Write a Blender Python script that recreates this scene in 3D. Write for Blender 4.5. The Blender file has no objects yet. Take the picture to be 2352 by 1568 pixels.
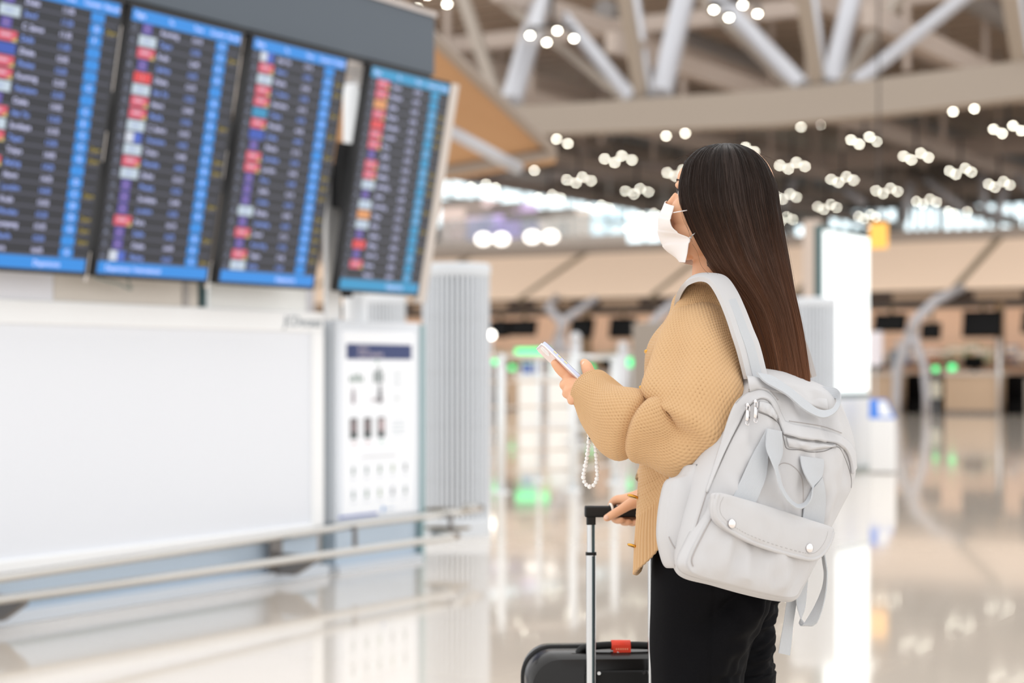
import bpy, math, random
import numpy as np
from mathutils import Vector, Matrix, noise

# ------------------------------------------------------------------ camera, world, exposure
F_PX, CX, HY, CAMZ = 4200.0, 1176.0, 850.0, 1.17
scene = bpy.context.scene
col = scene.collection
cam_data = bpy.data.cameras.new('camera')
cam = bpy.data.objects.new('camera', cam_data)
col.objects.link(cam)
cam.location = (0, 0, CAMZ)
cam.rotation_euler = (math.radians(90), 0, 0)
cam_data.sensor_width = 36.0
cam_data.lens = 36.0 * F_PX / 2352.0
cam_data.shift_y = (HY - 784.0) / 2352.0
cam_data.clip_end = 400
cam_data.dof.use_dof = True
cam_data.dof.focus_distance = 3.52
cam_data.dof.aperture_fstop = 2.75
scene.camera = cam

world = bpy.data.worlds.new('daylight')
scene.world = world
world.use_nodes = True
wn = world.node_tree.nodes
wn['Background'].inputs[0].default_value = (1.0, 0.993, 0.985, 1)
wn['Background'].inputs[1].default_value = 1.45
scene.view_settings.view_transform = 'Standard'
scene.view_settings.look = 'None'
scene.view_settings.gamma = 1.0
scene.view_settings.use_curve_mapping = False
scene.view_settings.exposure = 0.0

# ------------------------------------------------------------------ frames of reference
TH = math.radians(31.0)                 # the hall is turned 31 degrees against the view
E = Vector((math.cos(TH), -math.sin(TH), 0))
D = Vector((math.sin(TH), math.cos(TH), 0))
UP = Vector((0, 0, 1))
def P(px, py, Y):
    return Vector(((px - CX) / F_PX * Y, Y, CAMZ + (HY - py) / F_PX * Y))
def H(a, b, z=0.0):
    return E * a + D * b + UP * z
def hall(p):                            # world -> hall coordinates
    return (p.dot(E), p.dot(D), p.z)
def hit_a(px, py, a):
    x = (px - CX) / F_PX
    return P(px, py, a / (x * E.x + E.y))
def hit_b(px, py, b):
    x = (px - CX) / F_PX
    return P(px, py, b / (x * D.x + D.y))
def hit_z(px, py, z):
    return P(px, py, (z - CAMZ) * F_PX / (HY - py))
def hit_plane(px, py, O, n):
    r = Vector(((px - CX) / F_PX, 1.0, (HY - py) / F_PX))
    c = Vector((0, 0, CAMZ))
    return c + r * ((O - c).dot(n) / r.dot(n))

# ------------------------------------------------------------------ materials
def lin(c):
    return tuple(((v / 255) / 12.92 if v / 255 <= 0.04045 else (((v / 255) + 0.055) / 1.055) ** 2.4) for v in c) + (1.0,)
MATS = {}
def mat(name, c, rough=0.5, metal=0.0, emit=0.0, ecol=None, coat=0.0, var=0.0, vscale=8.0, bump=0.0, bscale=60.0, spec=0.5, sheen=0.0, trans=0.0, ior=1.45, sss=0.0):
    if name in MATS: return MATS[name]
    m = bpy.data.materials.new(name); m.use_nodes = True
    nt = m.node_tree; b = nt.nodes['Principled BSDF']
    b.inputs['Base Color'].default_value = lin(c)
    b.inputs['Roughness'].default_value = rough
    b.inputs['Metallic'].default_value = metal
    b.inputs['Specular IOR Level'].default_value = spec
    b.inputs['IOR'].default_value = ior
    b.inputs['Coat Weight'].default_value = coat
    b.inputs['Coat Roughness'].default_value = 0.03
    b.inputs['Transmission Weight'].default_value = trans
    if sheen: b.inputs['Sheen Weight'].default_value = sheen
    if sss:
        b.inputs['Subsurface Weight'].default_value = sss
        b.inputs['Subsurface Radius'].default_value = (0.012, 0.004, 0.002)
        b.inputs['Subsurface Scale'].default_value = 1.0
    if emit:
        b.inputs['Emission Color'].default_value = lin(ecol or c)
        b.inputs['Emission Strength'].default_value = emit
    tc = None
    if var or bump:
        tc = nt.nodes.new('ShaderNodeTexCoord')
    if var:
        n = nt.nodes.new('ShaderNodeTexNoise'); n.inputs['Scale'].default_value = vscale; n.inputs['Detail'].default_value = 5
        nt.links.new(tc.outputs['Object'], n.inputs['Vector'])
        r = nt.nodes.new('ShaderNodeMapRange')
        r.inputs['To Min'].default_value = 1 - var; r.inputs['To Max'].default_value = 1 + var
        nt.links.new(n.outputs['Fac'], r.inputs['Value'])
        mx = nt.nodes.new('ShaderNodeVectorMath'); mx.operation = 'SCALE'
        mx.inputs[0].default_value = lin(c)[:3]
        nt.links.new(r.outputs[0], mx.inputs['Scale'])
        nt.links.new(mx.outputs[0], b.inputs['Base Color'])
    if bump:
        n = nt.nodes.new('ShaderNodeTexNoise'); n.inputs['Scale'].default_value = bscale; n.inputs['Detail'].default_value = 4
        nt.links.new(tc.outputs['Object'], n.inputs['Vector'])
        bp = nt.nodes.new('ShaderNodeBump'); bp.inputs['Strength'].default_value = bump; bp.inputs['Distance'].default_value = 0.002
        nt.links.new(n.outputs['Fac'], bp.inputs['Height'])
        nt.links.new(bp.outputs[0], b.inputs['Normal'])
    MATS[name] = m
    return m
def attr_mat(name, rough=0.5, emit=0.0):
    """colours come from the mesh's own colour attribute: flat print and screen graphics"""
    if name in MATS: return MATS[name]
    m = bpy.data.materials.new(name); m.use_nodes = True
    nt = m.node_tree; b = nt.nodes['Principled BSDF']
    a = nt.nodes.new('ShaderNodeAttribute'); a.attribute_name = 'tint'
    if not emit: nt.links.new(a.outputs['Color'], b.inputs['Base Color'])
    else: b.inputs['Base Color'].default_value = (.012, .013, .016, 1)      # a screen: dark glass, the picture glows
    b.inputs['Roughness'].default_value = rough
    if emit:
        nt.links.new(a.outputs['Color'], b.inputs['Emission Color'])
        b.inputs['Emission Strength'].default_value = emit
    MATS[name] = m
    return m

# ------------------------------------------------------------------ objects
def tag(o, label=None, cat=None, group=None, kind=None):
    if label: o['label'] = label
    if cat: o['category'] = cat
    if group: o['group'] = group
    if kind: o['kind'] = kind
    return o
def thing(name, label, cat, loc=(0, 0, 0), rot=0.0, group=None):
    o = bpy.data.objects.new(name, None); col.objects.link(o)
    o.empty_display_size = 0.1
    o.location = loc; o.rotation_euler = (0, 0, rot)
    return tag(o, label, cat, group)
def link(name, me, m, parent=None, smooth=False, inv=False):
    o = bpy.data.objects.new(name, me); col.objects.link(o)
    if m is not None:
        if isinstance(m, (list, tuple)):
            for q in m: me.materials.append(q)
        elif not me.materials: me.materials.append(m)
    if parent is not None:
        o.parent = parent
        if inv:                              # mesh was made in world coordinates
            o.matrix_parent_inverse = parent_matrix(parent).inverted()
    if smooth:
        me.polygons.foreach_set('use_smooth', np.ones(len(me.polygons), dtype=bool))
    return o
def parent_matrix(o):
    mt = o.matrix_basis.copy()
    while o.parent is not None:
        mt = o.parent.matrix_basis @ o.matrix_parent_inverse @ mt
        o = o.parent
    return mt
def dup(root, loc=None, rot=None, label=None, group=None):
    r = root.copy(); col.objects.link(r)
    if loc is not None: r.location = loc
    if rot is not None: r.rotation_euler = (0, 0, rot)
    if label: r['label'] = label
    if group: r['group'] = group
    for ch in list(root.children):
        c = ch.copy(); col.objects.link(c); c.parent = r
        for g in list(ch.children):
            d = g.copy(); col.objects.link(d); d.parent = c
    return r

class MB:
    """collects boxes, tubes, grids ... into one mesh"""
    def __init__(s): s.v = []; s.f = []; s.c = []; s.cur = (1, 1, 1, 1)
    def color(s, c): s.cur = lin(c); return s
    def add(s, vs, fs):
        n = len(s.v); s.v += [tuple(v) for v in vs]
        s.f += [tuple(i + n for i in f) for f in fs]; s.c += [s.cur] * len(fs)
        return s
    def box(s, x0, x1, y0, y1, z0, z1, M=None):
        vs = [Vector((x, y, z)) for z in (z0, z1) for y in (y0, y1) for x in (x0, x1)]
        if M is not None: vs = [M @ v for v in vs]
        return s.add(vs, [(0, 2, 3, 1), (4, 5, 7, 6), (0, 1, 5, 4), (2, 6, 7, 3), (0, 4, 6, 2), (1, 3, 7, 5)])
    def rbox(s, x0, x1, y0, y1, z0, z1, r=0.01, axis='z', seg=4, M=None):
        """box rounded about one axis"""
        lo = {'z': (x0, x1, y0, y1, z0, z1), 'x': (y0, y1, z0, z1, x0, x1), 'y': (x0, x1, z0, z1, y0, y1)}[axis]
        u0, u1, v0, v1, w0, w1 = lo
        r = min(r, (u1 - u0) / 2.001, (v1 - v0) / 2.001)
        ring = []
        for cx_, cy_, a0 in ((u1 - r, v1 - r, 0), (u0 + r, v1 - r, 90), (u0 + r, v0 + r, 180), (u1 - r, v0 + r, 270)):
            for k in range(seg + 1):
                a = math.radians(a0 + 90 * k / seg)
                ring.append((cx_ + r * math.cos(a), cy_ + r * math.sin(a)))
        n = len(ring)
        def mk(u, v, w):
            p = {'z': (u, v, w), 'x': (w, u, v), 'y': (u, w, v)}[axis]
            p = Vector(p)
            return M @ p if M is not None else p
        vs = [mk(u, v, w0) for u, v in ring] + [mk(u, v, w1) for u, v in ring]
        fs = [(i, (i + 1) % n, n + (i + 1) % n, n + i) for i in range(n)] + [tuple(range(n))[::-1], tuple(range(n, 2 * n))]
        if axis == 'y': fs = [f[::-1] for f in fs]
        return s.add(vs, fs)
    def tube(s, pts, r, n=10, caps=True):
        pts = [Vector(p) for p in pts]
        rs = r if isinstance(r, (list, tuple)) else [r] * len(pts)
        t = (pts[1] - pts[0]).normalized()
        u = t.orthogonal().normalized()
        vs = []
        for i, p in enumerate(pts):
            t2 = (pts[min(i + 1, len(pts) - 1)] - pts[max(i - 1, 0)])
            if t2.length > 1e-9: t2.normalize()
            else: t2 = t
            u = (u - t2 * u.dot(t2)).normalized(); w = t2.cross(u)
            for k in range(n):
                a = 2 * math.pi * k / n
                vs.append(p + (u * math.cos(a) + w * math.sin(a)) * rs[i])
        fs = []
        for i in range(len(pts) - 1):
            for k in range(n):
                k2 = (k + 1) % n
                fs.append((i * n + k, i * n + k2, (i + 1) * n + k2, (i + 1) * n + k))
        if caps:
            fs.append(tuple(range(n))[::-1]); m = (len(pts) - 1) * n
            fs.append(tuple(range(m, m + n)))
        return s.add(vs, fs)
    def lathe(s, prof, n=24, c=(0, 0, 0), M=None):
        c = Vector(c); vs = []
        for r, z in prof:
            for k in range(n):
                a = 2 * math.pi * k / n
                p = c + Vector((r * math.cos(a), r * math.sin(a), z))
                vs.append(M @ p if M is not None else p)
        fs = []
        for i in range(len(prof) - 1):
            for k in range(n):
                k2 = (k + 1) % n
                fs.append((i * n + k, i * n + k2, (i + 1) * n + k2, (i + 1) * n + k))
        fs.append(tuple(range(n))[::-1]); m = (len(prof) - 1) * n
        fs.append(tuple(range(m, m + n)))
        return s.add(vs, fs)
    def ball(s, c, r, n=10, m=7, M=None):
        rr = r if isinstance(r, (tuple, list)) else (r, r, r)
        prof = []
        c = Vector(c); vs = []
        for i in range(m + 1):
            ph = math.pi * (i + 0.02) / (m + 0.04)
            for k in range(n):
                a = 2 * math.pi * k / n
                p = c + Vector((rr[0] * math.sin(ph) * math.cos(a), rr[1] * math.sin(ph) * math.sin(a), -rr[2] * math.cos(ph)))
                vs.append(M @ p if M is not None else p)
        fs = []
        for i in range(m):
            for k in range(n):
                k2 = (k + 1) % n
                fs.append((i * n + k, i * n + k2, (i + 1) * n + k2, (i + 1) * n + k))
        fs.append(tuple(range(n))[::-1]); fs.append(tuple(range(m * n, m * n + n)))
        return s.add(vs, fs)
    def prism(s, poly, vec):
        poly = [Vector(p) for p in poly]; vec = Vector(vec); n = len(poly)
        vs = poly + [p + vec for p in poly]
        fs = [(i, (i + 1) % n, n + (i + 1) % n, n + i) for i in range(n)] + [tuple(range(n))[::-1], tuple(range(n, 2 * n))]
        return s.add(vs, fs)
    def quad(s, a, b, c, d): return s.add([a, b, c, d], [(0, 1, 2, 3)])
    def rect(s, x0, x1, y0, y1, z=0.0): return s.add([(x0, y0, z), (x1, y0, z), (x1, y1, z), (x0, y1, z)], [(0, 1, 2, 3)])
    def disc(s, x, y, r, z=0.0, n=16): return s.add([(x + r * math.cos(2 * math.pi * k / n), y + r * math.sin(2 * math.pi * k / n), z) for k in range(n)], [tuple(range(n))])
    def mesh(s, name, tint=False):
        me = bpy.data.meshes.new(name); me.from_pydata(s.v, [], s.f); me.update()
        if tint:
            at = me.color_attributes.new('tint', 'FLOAT_COLOR', 'CORNER')
            arr = []
            for f, c in zip(s.f, s.c): arr += list(c) * len(f)
            at.data.foreach_set('color', arr)
        return me
    def build(s, name, m, parent=None, smooth=False, bevel=0.0, inv=False, tint=False):
        o = link(name, s.mesh(name, tint), m, parent, smooth, inv)
        if bevel:
            b = o.modifiers.new('bevel', 'BEVEL'); b.width = bevel; b.segments = 2; b.limit_method = 'ANGLE'; b.angle_limit = 0.6
        return o
def auto_smooth(o, deg=35):
    me = o.data
    me.polygons.foreach_set('use_smooth', np.ones(len(me.polygons), dtype=bool))
    me.set_sharp_from_angle(angle=math.radians(deg))
    return o

def text_mesh(body, size, align='LEFT', extrude=0.0, line=1.0, shear=0.0):
    cu = bpy.data.curves.new('text', 'FONT'); cu.body = body; cu.size = size; cu.align_x = align
    cu.extrude = extrude; cu.space_line = line; cu.shear = shear; cu.resolution_u = 2
    o = bpy.data.objects.new('text', cu); col.objects.link(o)
    dg = bpy.context.evaluated_depsgraph_get()
    me = bpy.data.meshes.new_from_object(o.evaluated_get(dg))
    bpy.data.objects.remove(o); bpy.data.curves.remove(cu)
    return me

# ------------------------------------------------------------------ lofts
def catmull(A, n):
    """A: (k, m) rows -> n interpolated rows"""
    A = np.asarray(A, float); k = len(A)
    t = np.linspace(0, k - 1, n); i = np.minimum(t.astype(int), k - 2); f = (t - i)[:, None]
    p0 = A[np.maximum(i - 1, 0)]; p1 = A[i]; p2 = A[i + 1]; p3 = A[np.minimum(i + 2, k - 1)]
    return 0.5 * (2 * p1 + (p2 - p0) * f + (2 * p0 - 5 * p1 + 4 * p2 - p3) * f ** 2 + (3 * p1 - p0 - 3 * p2 + p3) * f ** 3)
def grid_normals(G, closed=True):
    if closed: du = np.roll(G, -1, 1) - np.roll(G, 1, 1)
    else: du = np.gradient(G, axis=1)
    dv = np.gradient(G, axis=0)
    N = np.cross(du, dv); L = np.linalg.norm(N, axis=2, keepdims=True); L[L < 1e-12] = 1
    return N / L
def grid_mesh(name, G, closed=True, cap0=False, cap1=False, flip=False):
    nv, nu = G.shape[:2]
    V = G.reshape(-1, 3)
    i = np.arange(nv - 1)[:, None]; j = np.arange(nu if closed else nu - 1)[None, :]
    j2 = (j + 1) % nu
    F = np.stack([i * nu + j, i * nu + j2, (i + 1) * nu + j2, (i + 1) * nu + j], -1).reshape(-1, 4)
    if flip: F = F[:, ::-1]
    faces = F.tolist()
    if cap0: faces.append(list(range(nu)) if flip else list(range(nu))[::-1])
    if cap1:
        q = list(range((nv - 1) * nu, nv * nu)); faces.append(q[::-1] if flip else q)
    me = bpy.data.meshes.new(name); me.from_pydata(V.tolist(), [], faces); me.update()
    me.polygons.foreach_set('use_smooth', np.ones(len(me.polygons), dtype=bool))
    return me
def set_uv(me, U, Vv):
    """per-vertex uv arrays (nv, nu) written as a point attribute named 'st'"""
    at = me.attributes.new('st', 'FLOAT_VECTOR', 'POINT')
    n = len(me.vertices); arr = np.zeros((n, 3)); k = U.size
    arr[:k, 0] = U.ravel(); arr[:k, 1] = Vv.ravel()
    at.data.foreach_set('vector', arr.ravel())
def sgnpow(x, e): return np.sign(x) * np.abs(x) ** e
def ring_loft(rings, nv, nu):
    """rings: (centre, U, V, exponent) -> grid (nv, nu, 3)"""
    A = np.array([list(c) + list(u) + list(v) + [e] for c, u, v, e in rings], float)
    R = catmull(A, nv)
    th = np.linspace(0, 2 * np.pi, nu, endpoint=False)
    e = 2.0 / R[:, 9:10]
    cs = sgnpow(np.cos(th)[None], e)[..., None]; sn = sgnpow(np.sin(th)[None], e)[..., None]
    return R[:, None, 0:3] + cs * R[:, None, 3:6] + sn * R[:, None, 6:9]
def path_rings(pts, rads, ref):
    """rings square to a path; rads: (ru, rv) with v close to ref"""
    pts = [Vector(p) for p in pts]; out = []
    for i, p in enumerate(pts):
        t = (pts[min(i + 1, len(pts) - 1)] - pts[max(i - 1, 0)]).normalized()
        v = (Vector(ref) - t * Vector(ref).dot(t)).normalized(); u = v.cross(t)
        ru, rv = rads[i] if isinstance(rads[i], (tuple, list)) else (rads[i], rads[i])
        out.append((p, u * ru, v * rv, 2.0))
    return out
def fbm(G, scale, seed=0.0):
    sh = G.shape[:2]
    off = Vector((seed, seed * 1.7, -seed))
    return np.array([noise.noise(Vector(p) * scale + off) for p in G.reshape(-1, 3)]).reshape(sh)
def tube_grid(pts, rads, n=14, m=None, ref=(0, 0, 1), round0=True, round1=True):
    """round-ended tapered tube as a grid"""
    A = np.array([list(p) + [r] for p, r in zip(pts, rads)], float)
    if m: A = catmull(A, m)
    C = [Vector(a[:3]) for a in A]; R = list(A[:, 3])
    if round0:
        t = (C[0] - C[1]).normalized()
        ext = [(C[0] + t * R[0] * s, R[0] * math.sqrt(max(0, 1 - s * s))) for s in (0.99, 0.9, 0.7, 0.4)]
        C = [e[0] for e in ext] + C; R = [e[1] for e in ext] + R
    if round1:
        t = (C[-1] - C[-2]).normalized(); b, rb = C[-1], R[-1]
        ext = [(b + t * rb * s, rb * math.sqrt(max(0, 1 - s * s))) for s in (0.4, 0.7, 0.9, 0.99)]
        C += [e[0] for e in ext]; R += [e[1] for e in ext]
    return ring_loft_linear(path_rings(C, R, ref), n)
def ring_loft_linear(rings, nu):
    th = np.linspace(0, 2 * np.pi, nu, endpoint=False)
    return np.array([[np.array(c) + math.cos(t) * np.array(u) + math.sin(t) * np.array(v) for t in th] for c, u, v, e in rings])
def join_grids(name, grids):
    vs = []; fs = []
    for G in grids:
        if isinstance(G, MB):
            n = len(vs); vs += [tuple(v) for v in G.v]; fs += [[i + n for i in f] for f in G.f]; continue
        nv, nu = G.shape[:2]; n = len(vs)
        vs += G.reshape(-1, 3).tolist()
        for i in range(nv - 1):
            for j in range(nu):
                j2 = (j + 1) % nu
                fs.append([n + i * nu + j, n + i * nu + j2, n + (i + 1) * nu + j2, n + (i + 1) * nu + j])
        fs.append([n + j for j in range(nu)][::-1]); fs.append([n + (nv - 1) * nu + j for j in range(nu)])
    me = bpy.data.meshes.new(name); me.from_pydata(vs, [], fs); me.update()
    return me
def remeshed(me, voxel, smooth_it=4, fac=0.5):
    o = bpy.data.objects.new('tmp', me); col.objects.link(o)
    r = o.modifiers.new('r', 'REMESH'); r.mode = 'VOXEL'; r.voxel_size = voxel; r.use_smooth_shade = True
    if smooth_it:
        s = o.modifiers.new('s', 'SMOOTH'); s.iterations = smooth_it; s.factor = fac
    dg = bpy.context.evaluated_depsgraph_get()
    out = bpy.data.meshes.new_from_object(o.evaluated_get(dg))
    bpy.data.objects.remove(o); bpy.data.meshes.remove(me)
    return out
# ================================================================== THE HALL (structure)
def struct(name, mb, m, parent=None, bevel=0.0, smooth=False, tint=False):
    o = mb.build(name, m, parent, smooth, bevel, tint=tint) if isinstance(mb, MB) else link(name, mb, m, parent)
    if parent is None:
        o.rotation_euler = (0, 0, -TH); o['kind'] = 'structure'
    return o

# floor: polished stone slabs of 1.2 m, the nearest 300 built one by one
M_tile = mat('polished_stone', (232, 220, 206), rough=0.07, coat=0.35, var=0.035, vscale=1.3, spec=0.6)
M_grout = mat('joint_filler', (176, 158, 140), rough=0.6)
fl = MB().box(-70, 40, -3, 119, -0.3, -0.005)
floor = struct('floor', fl, M_grout)
tiles = []
for i in range(-60, 34):
    for j in range(-2, 99):
        a = -2.415 + 1.2 * i; b = 1.2 * j - 0.1
        w = H(a + 0.6, b + 0.6)
        Y = w.y
        px = CX + F_PX * w.x / max(Y, 0.1); py = HY + F_PX * CAMZ / max(Y, 0.1)
        vis = Y > 5 and -150 < px < 2500 and py < 1700
        tiles.append((0 if vis else 1, Y if vis else abs(Y) + abs(w.x), a, b))
tiles.sort()
near = tiles[:300]; rest = tiles[300:]
tile_me = MB().box(0.001, 1.199, 0.001, 1.199, -0.004, 0.0).mesh('tile')
tile_me.materials.append(M_tile)
for k, (_, _, a, b) in enumerate(near):
    o = bpy.data.objects.new('tile', tile_me); col.objects.link(o)
    o.parent = floor; o.location = (a, b, 0)
mb = MB()
for (_, _, a, b) in rest:
    mb.add([(a + .001, b + .001, 0), (a + 1.199, b + .001, 0), (a + 1.199, b + 1.199, 0), (a + .001, b + 1.199, 0)], [(0, 1, 2, 3)])
tag(mb.build('tiles', M_tile, floor), kind='stuff')

# roof: dark deck, timber-coloured slats, purlins and cross beams below it
M_deck = mat('roof_deck', (92, 80, 70), rough=0.9)
M_slat = mat('roof_slat', (196, 174, 154), rough=0.7, var=0.08, vscale=0.4)
M_purlin = mat('purlin_paint', (184, 170, 160), rough=0.6, var=0.05, vscale=0.3)
M_beam = mat('beam_paint', (158, 146, 134), rough=0.55, var=0.03, vscale=0.3)
M_steel = mat('tube_silver', (190, 191, 197), rough=0.35, metal=0.25)
ceiling = struct('ceiling', MB().box(-70, 0, 58, 119, 17.6, 17.9), M_deck)
slat_me = MB().box(-65, 0, -0.42, 0.42, -0.05, 0.05).mesh('slat'); slat_me.materials.append(M_slat)
for k in range(42):
    o = bpy.data.objects.new('slat', slat_me); col.objects.link(o)
    o.parent = ceiling; o.location = (0, 57 + k * 1.45, 15.6)
pur_me = MB().box(-0.17, 0.17, 47, 118, -0.3, 0.3).mesh('purlin'); pur_me.materials.append(M_purlin)
for k in range(15):
    o = bpy.data.objects.new('purlin', pur_me); col.objects.link(o)
    o.parent = ceiling; o.location = (-60 + k * 3.9, 0, 12.6 if k % 2 == 0 else 10.7)
cross_me = MB().box(-65, 0, -0.2, 0.2, -0.28, 0.28).mesh('cross_beam'); cross_me.materials.append(M_purlin)
for k, (b, z) in enumerate([(57, 13.2), (66, 11.6), (75, 12.8), (84, 11.4), (93, 12.6), (102, 11.3), (110, 12.4)]):
    o = bpy.data.objects.new('cross_beam', cross_me); col.objects.link(o)
    o.parent = ceiling; o.location = (0, b, z)
hang_me = MB().box(-0.09, 0.09, -0.09, 0.09, -2.6, 2.6).mesh('hanger'); hang_me.materials.append(M_purlin)
rnd = random.Random(4)
for b in (57, 66, 75, 84, 93, 102):
    for k in range(14):
        a = -58 + 4.3 * k + rnd.uniform(-.5, .5)
        o = bpy.data.objects.new('hanger', hang_me); col.objects.link(o)
        o.parent = ceiling; o.location = (a, b + rnd.uniform(-2, 2), 13.2)
duct_me = MB().tube([(0, 58, 0), (0, 117, 0)], 0.42, 12).mesh('air_duct'); duct_me.materials.append(mat('duct_grey', (150, 146, 144), rough=0.5))
for a, z in ((-44, 13.6), (-31, 14.1), (-18.5, 13.7), (-7, 14.2)):
    o = bpy.data.objects.new('air_duct', duct_me); col.objects.link(o); o.parent = ceiling; o.location = (a, 0, z)

# main roof truss: arched box beam with round and square struts rising from it
BT = 46.0
def hb(px, py, b=BT): return Vector(hall(hit_b(px, py, b)))
mb = MB()
xs = [700, 900, 1100, 1250, 1500, 1769, 2000, 2217, 2420, 2800, 3700]
tp = [252, 250, 245, 241, 224, 206, 182, 155, 130, 85, -28]
bt = [312, 314, 312, 307, 297, 287, 264, 239, 215, 172, 60]
T = [hb(x, y) for x, y in zip(xs, tp)]; B = [hb(x, y) for x, y in zip(xs, bt)]
vs = []; fs = []
for t, b in zip(T, B):
    vs += [b, t, t + Vector((0, .8, 0)), b + Vector((0, .8, 0))]
for i in range(len(T) - 1):
    for k in range(4):
        fs.append((i * 4 + k, i * 4 + (k + 1) % 4, (i + 1) * 4 + (k + 1) % 4, (i + 1) * 4 + k))
mb.add(vs, fs)
truss = struct('trim_1', mb, M_beam)
STR = [ # x0,y0,x1,y1,w,db top,square
    (1148, 232, 1058, -20, 38, 4, 1), (1172, 230, 1222, 70, 56, 3, 0), (1222, 70, 1245, -10, 50, 4, 0),
    (1455, 222, 1286, 28, 36, 5, 0), (1445, 222, 1150, 0, 26, 9, 1), (1475, 215, 1432, -30, 40, -2, 1), (1492, 215, 1460, -10, 22, 6, 0),
    (1517, 212, 1572, -10, 54, 3, 0),
    (1845, 192, 1640, -15, 40, 5, 0), (1826, 195, 1610, 0, 26, 9, 1), (1880, 190, 1844, -20, 40, -2, 1), (1893, 188, 1868, -10, 22, 5, 0),
    (1908, 188, 1960, -20, 46, 3, 0), (1935, 184, 2075, -20, 34, 7, 1), (1962, 182, 2225, -15, 32, 5, 0),
    (2345, 140, 2318, -20, 44, -2, 1), (2362, 138, 2340, -20, 22, 4, 0), (2380, 138, 2440, -20, 46, 3, 0),
    (1128, 240, 1006, 92, 24, 9, 1)]
for (x0, y0, x1, y1, w, db, sq) in STR:
    p = hb(x0, y0 + 10, BT + .4); q = hb(x1, y1, BT + .4 + db)
    r = w / 2 * 51 / F_PX
    mbs = MB().tube([p, q], [r, r], 4 if sq else 14)
    o = mbs.build('strut', M_beam if sq else M_steel, truss, smooth=not sq)
    if not sq: auto_smooth(o, 50)
# a second, farther truss whose V struts show over the right counters
mb = MB(); b2 = 84.0
T = [hb(x, y, b2) for x, y in ((1500, 420), (1800, 402), (2080, 375), (2352, 345), (2700, 300))]
vs = []; fs = []
for t in T: vs += [t, t + Vector((0, 0, .9)), t + Vector((0, .7, .9)), t + Vector((0, .7, 0))]
for i in range(len(T) - 1):
    for k in range(4): fs.append((i * 4 + k, i * 4 + (k + 1) % 4, (i + 1) * 4 + (k + 1) % 4, (i + 1) * 4 + k))
truss2 = struct('trim_2', MB().add(vs, fs), M_purlin)
for (x0, y0, x1, y1, w) in ((2075, 510, 2092, 420, 20), (2128, 410, 2210, 480, 16), (1945, 435, 1985, 470, 20), (2285, 520, 2308, 430, 20), (2265, 510, 2256, 400, 16), (1800, 480, 1826, 405, 16), (2335, 400, 2390, 470, 16)):
    MB().tube([hb(x0, y0, b2 - .3), hb(x1, y1, b2 - .3)], w / 2 * 85 / F_PX, 10).build('strut', M_steel, truss2, smooth=True)

# walls with their lit window bands
M_wall = mat('wall_grey', (148, 138, 130), rough=0.8)
M_pane = mat('sky_pane', (238, 248, 252), rough=0.2, emit=2.2, ecol=(226, 244, 250))
M_mull = mat('mullion', (120, 116, 114), rough=0.5)
struct('wall_back', MB().box(-70, 2, 118.3, 118.8, -0.3, 17.8), M_wall)
struct('wall_left', MB().box(-52.8, -52.3, 33, 118.3, -0.3, 17.8), M_wall)
def win_strip_back(n, px0, px1, y0, y1, count):
    b = 118.2
    p = hb(px0, y0, b); q = hb(px1, y1, b)
    a0, a1 = sorted((p.x, q.x)); z0, z1 = sorted((p.z, q.z))
    w = struct('window_%d' % n, MB().box(a0 - .2, a1 + .2, b - .12, b, z1, z1 + .2).box(a0 - .2, a1 + .2, b - .12, b, z0 - .2, z0), M_mull)
    for k in range(count):
        u0 = a0 + (a1 - a0) * k / count; u1 = a0 + (a1 - a0) * (k + 1) / count
        MB().box(u0 + .12, u1 - .12, b - .06, b, z0, z1).build('pane', M_pane, w)
        MB().box(u1 - .12, u1 + .12, b - .16, b, z0, z1).build('mullion', M_mull, w)
win_strip_back(1, 2078, 2160, 478, 526, 4)
win_strip_back(2, 2166, 2290, 475, 530, 5)
win_strip_back(3, 2296, 2520, 470, 528, 7)
win_strip_back(4, 1905, 2062, 488, 520, 6)
win_strip_back(5, 1780, 1850, 522, 560, 3)
win_strip_back(6, 1440, 1560, 480, 560, 5)
# the left wall's clerestory runs away along the hall
aw = -52.25
def ha(px, py, a=aw): return Vector(hall(hit_a(px, py, a)))
wl = struct('window_7', MB().box(aw, aw + .15, 72, 118, 8.4, 8.6).box(aw, aw + .15, 72, 118, 11.55, 11.75), M_mull)
for k in range(18):
    b0 = 73 + k * 2.5
    MB().box(aw, aw + .06, b0 + .1, b0 + 2.4, 8.6, 10.2).build('pane', M_pane, wl)
    MB().box(aw, aw + .06, b0 + .1, b0 + 2.4, 10.35, 11.55).build('pane', M_pane, wl)
    MB().box(aw, aw + .14, b0 - .1, b0 + .1, 8.6, 11.55).build('mullion', M_mull, wl)

# mezzanine at the far left
M_mezz = mat('mezzanine_white', (244, 238, 232), rough=0.6)
M_glass = mat('balcony_glass', (222, 230, 234), rough=0.05, trans=0.85, ior=1.1)
mz = thing('mezzanine', 'pale balcony of the upper level far behind the board', 'balcony', H(-45, 72), -TH)
p0 = hb(1030, 595, 70); p1 = hb(1440, 590, 70)
x0, x1 = p0.x + 45, p1.x + 45
MB().box(x0 - 4, x1, -2, 6, 6.0, 6.5).build('slab', M_mezz, mz)
MB().box(x0 - 4, x1, -2.1, -1.9, 6.5, 7.05).build('parapet', M_mezz, mz)
for k in range(6):
    u0 = x0 - 4 + (x1 - x0 + 4) * k / 6; u1 = x0 - 4 + (x1 - x0 + 4) * (k + 1) / 6
    MB().box(u0 + .04, u1 - .04, -2.02, -1.98, 7.05, 8.0).build('pane', M_glass, mz)
for u in (x0 - 3, x1 - .6):
    MB().box(u, u + .5, 2, 2.5, 0, 6.0).build('pillar', M_mezz, mz)
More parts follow.
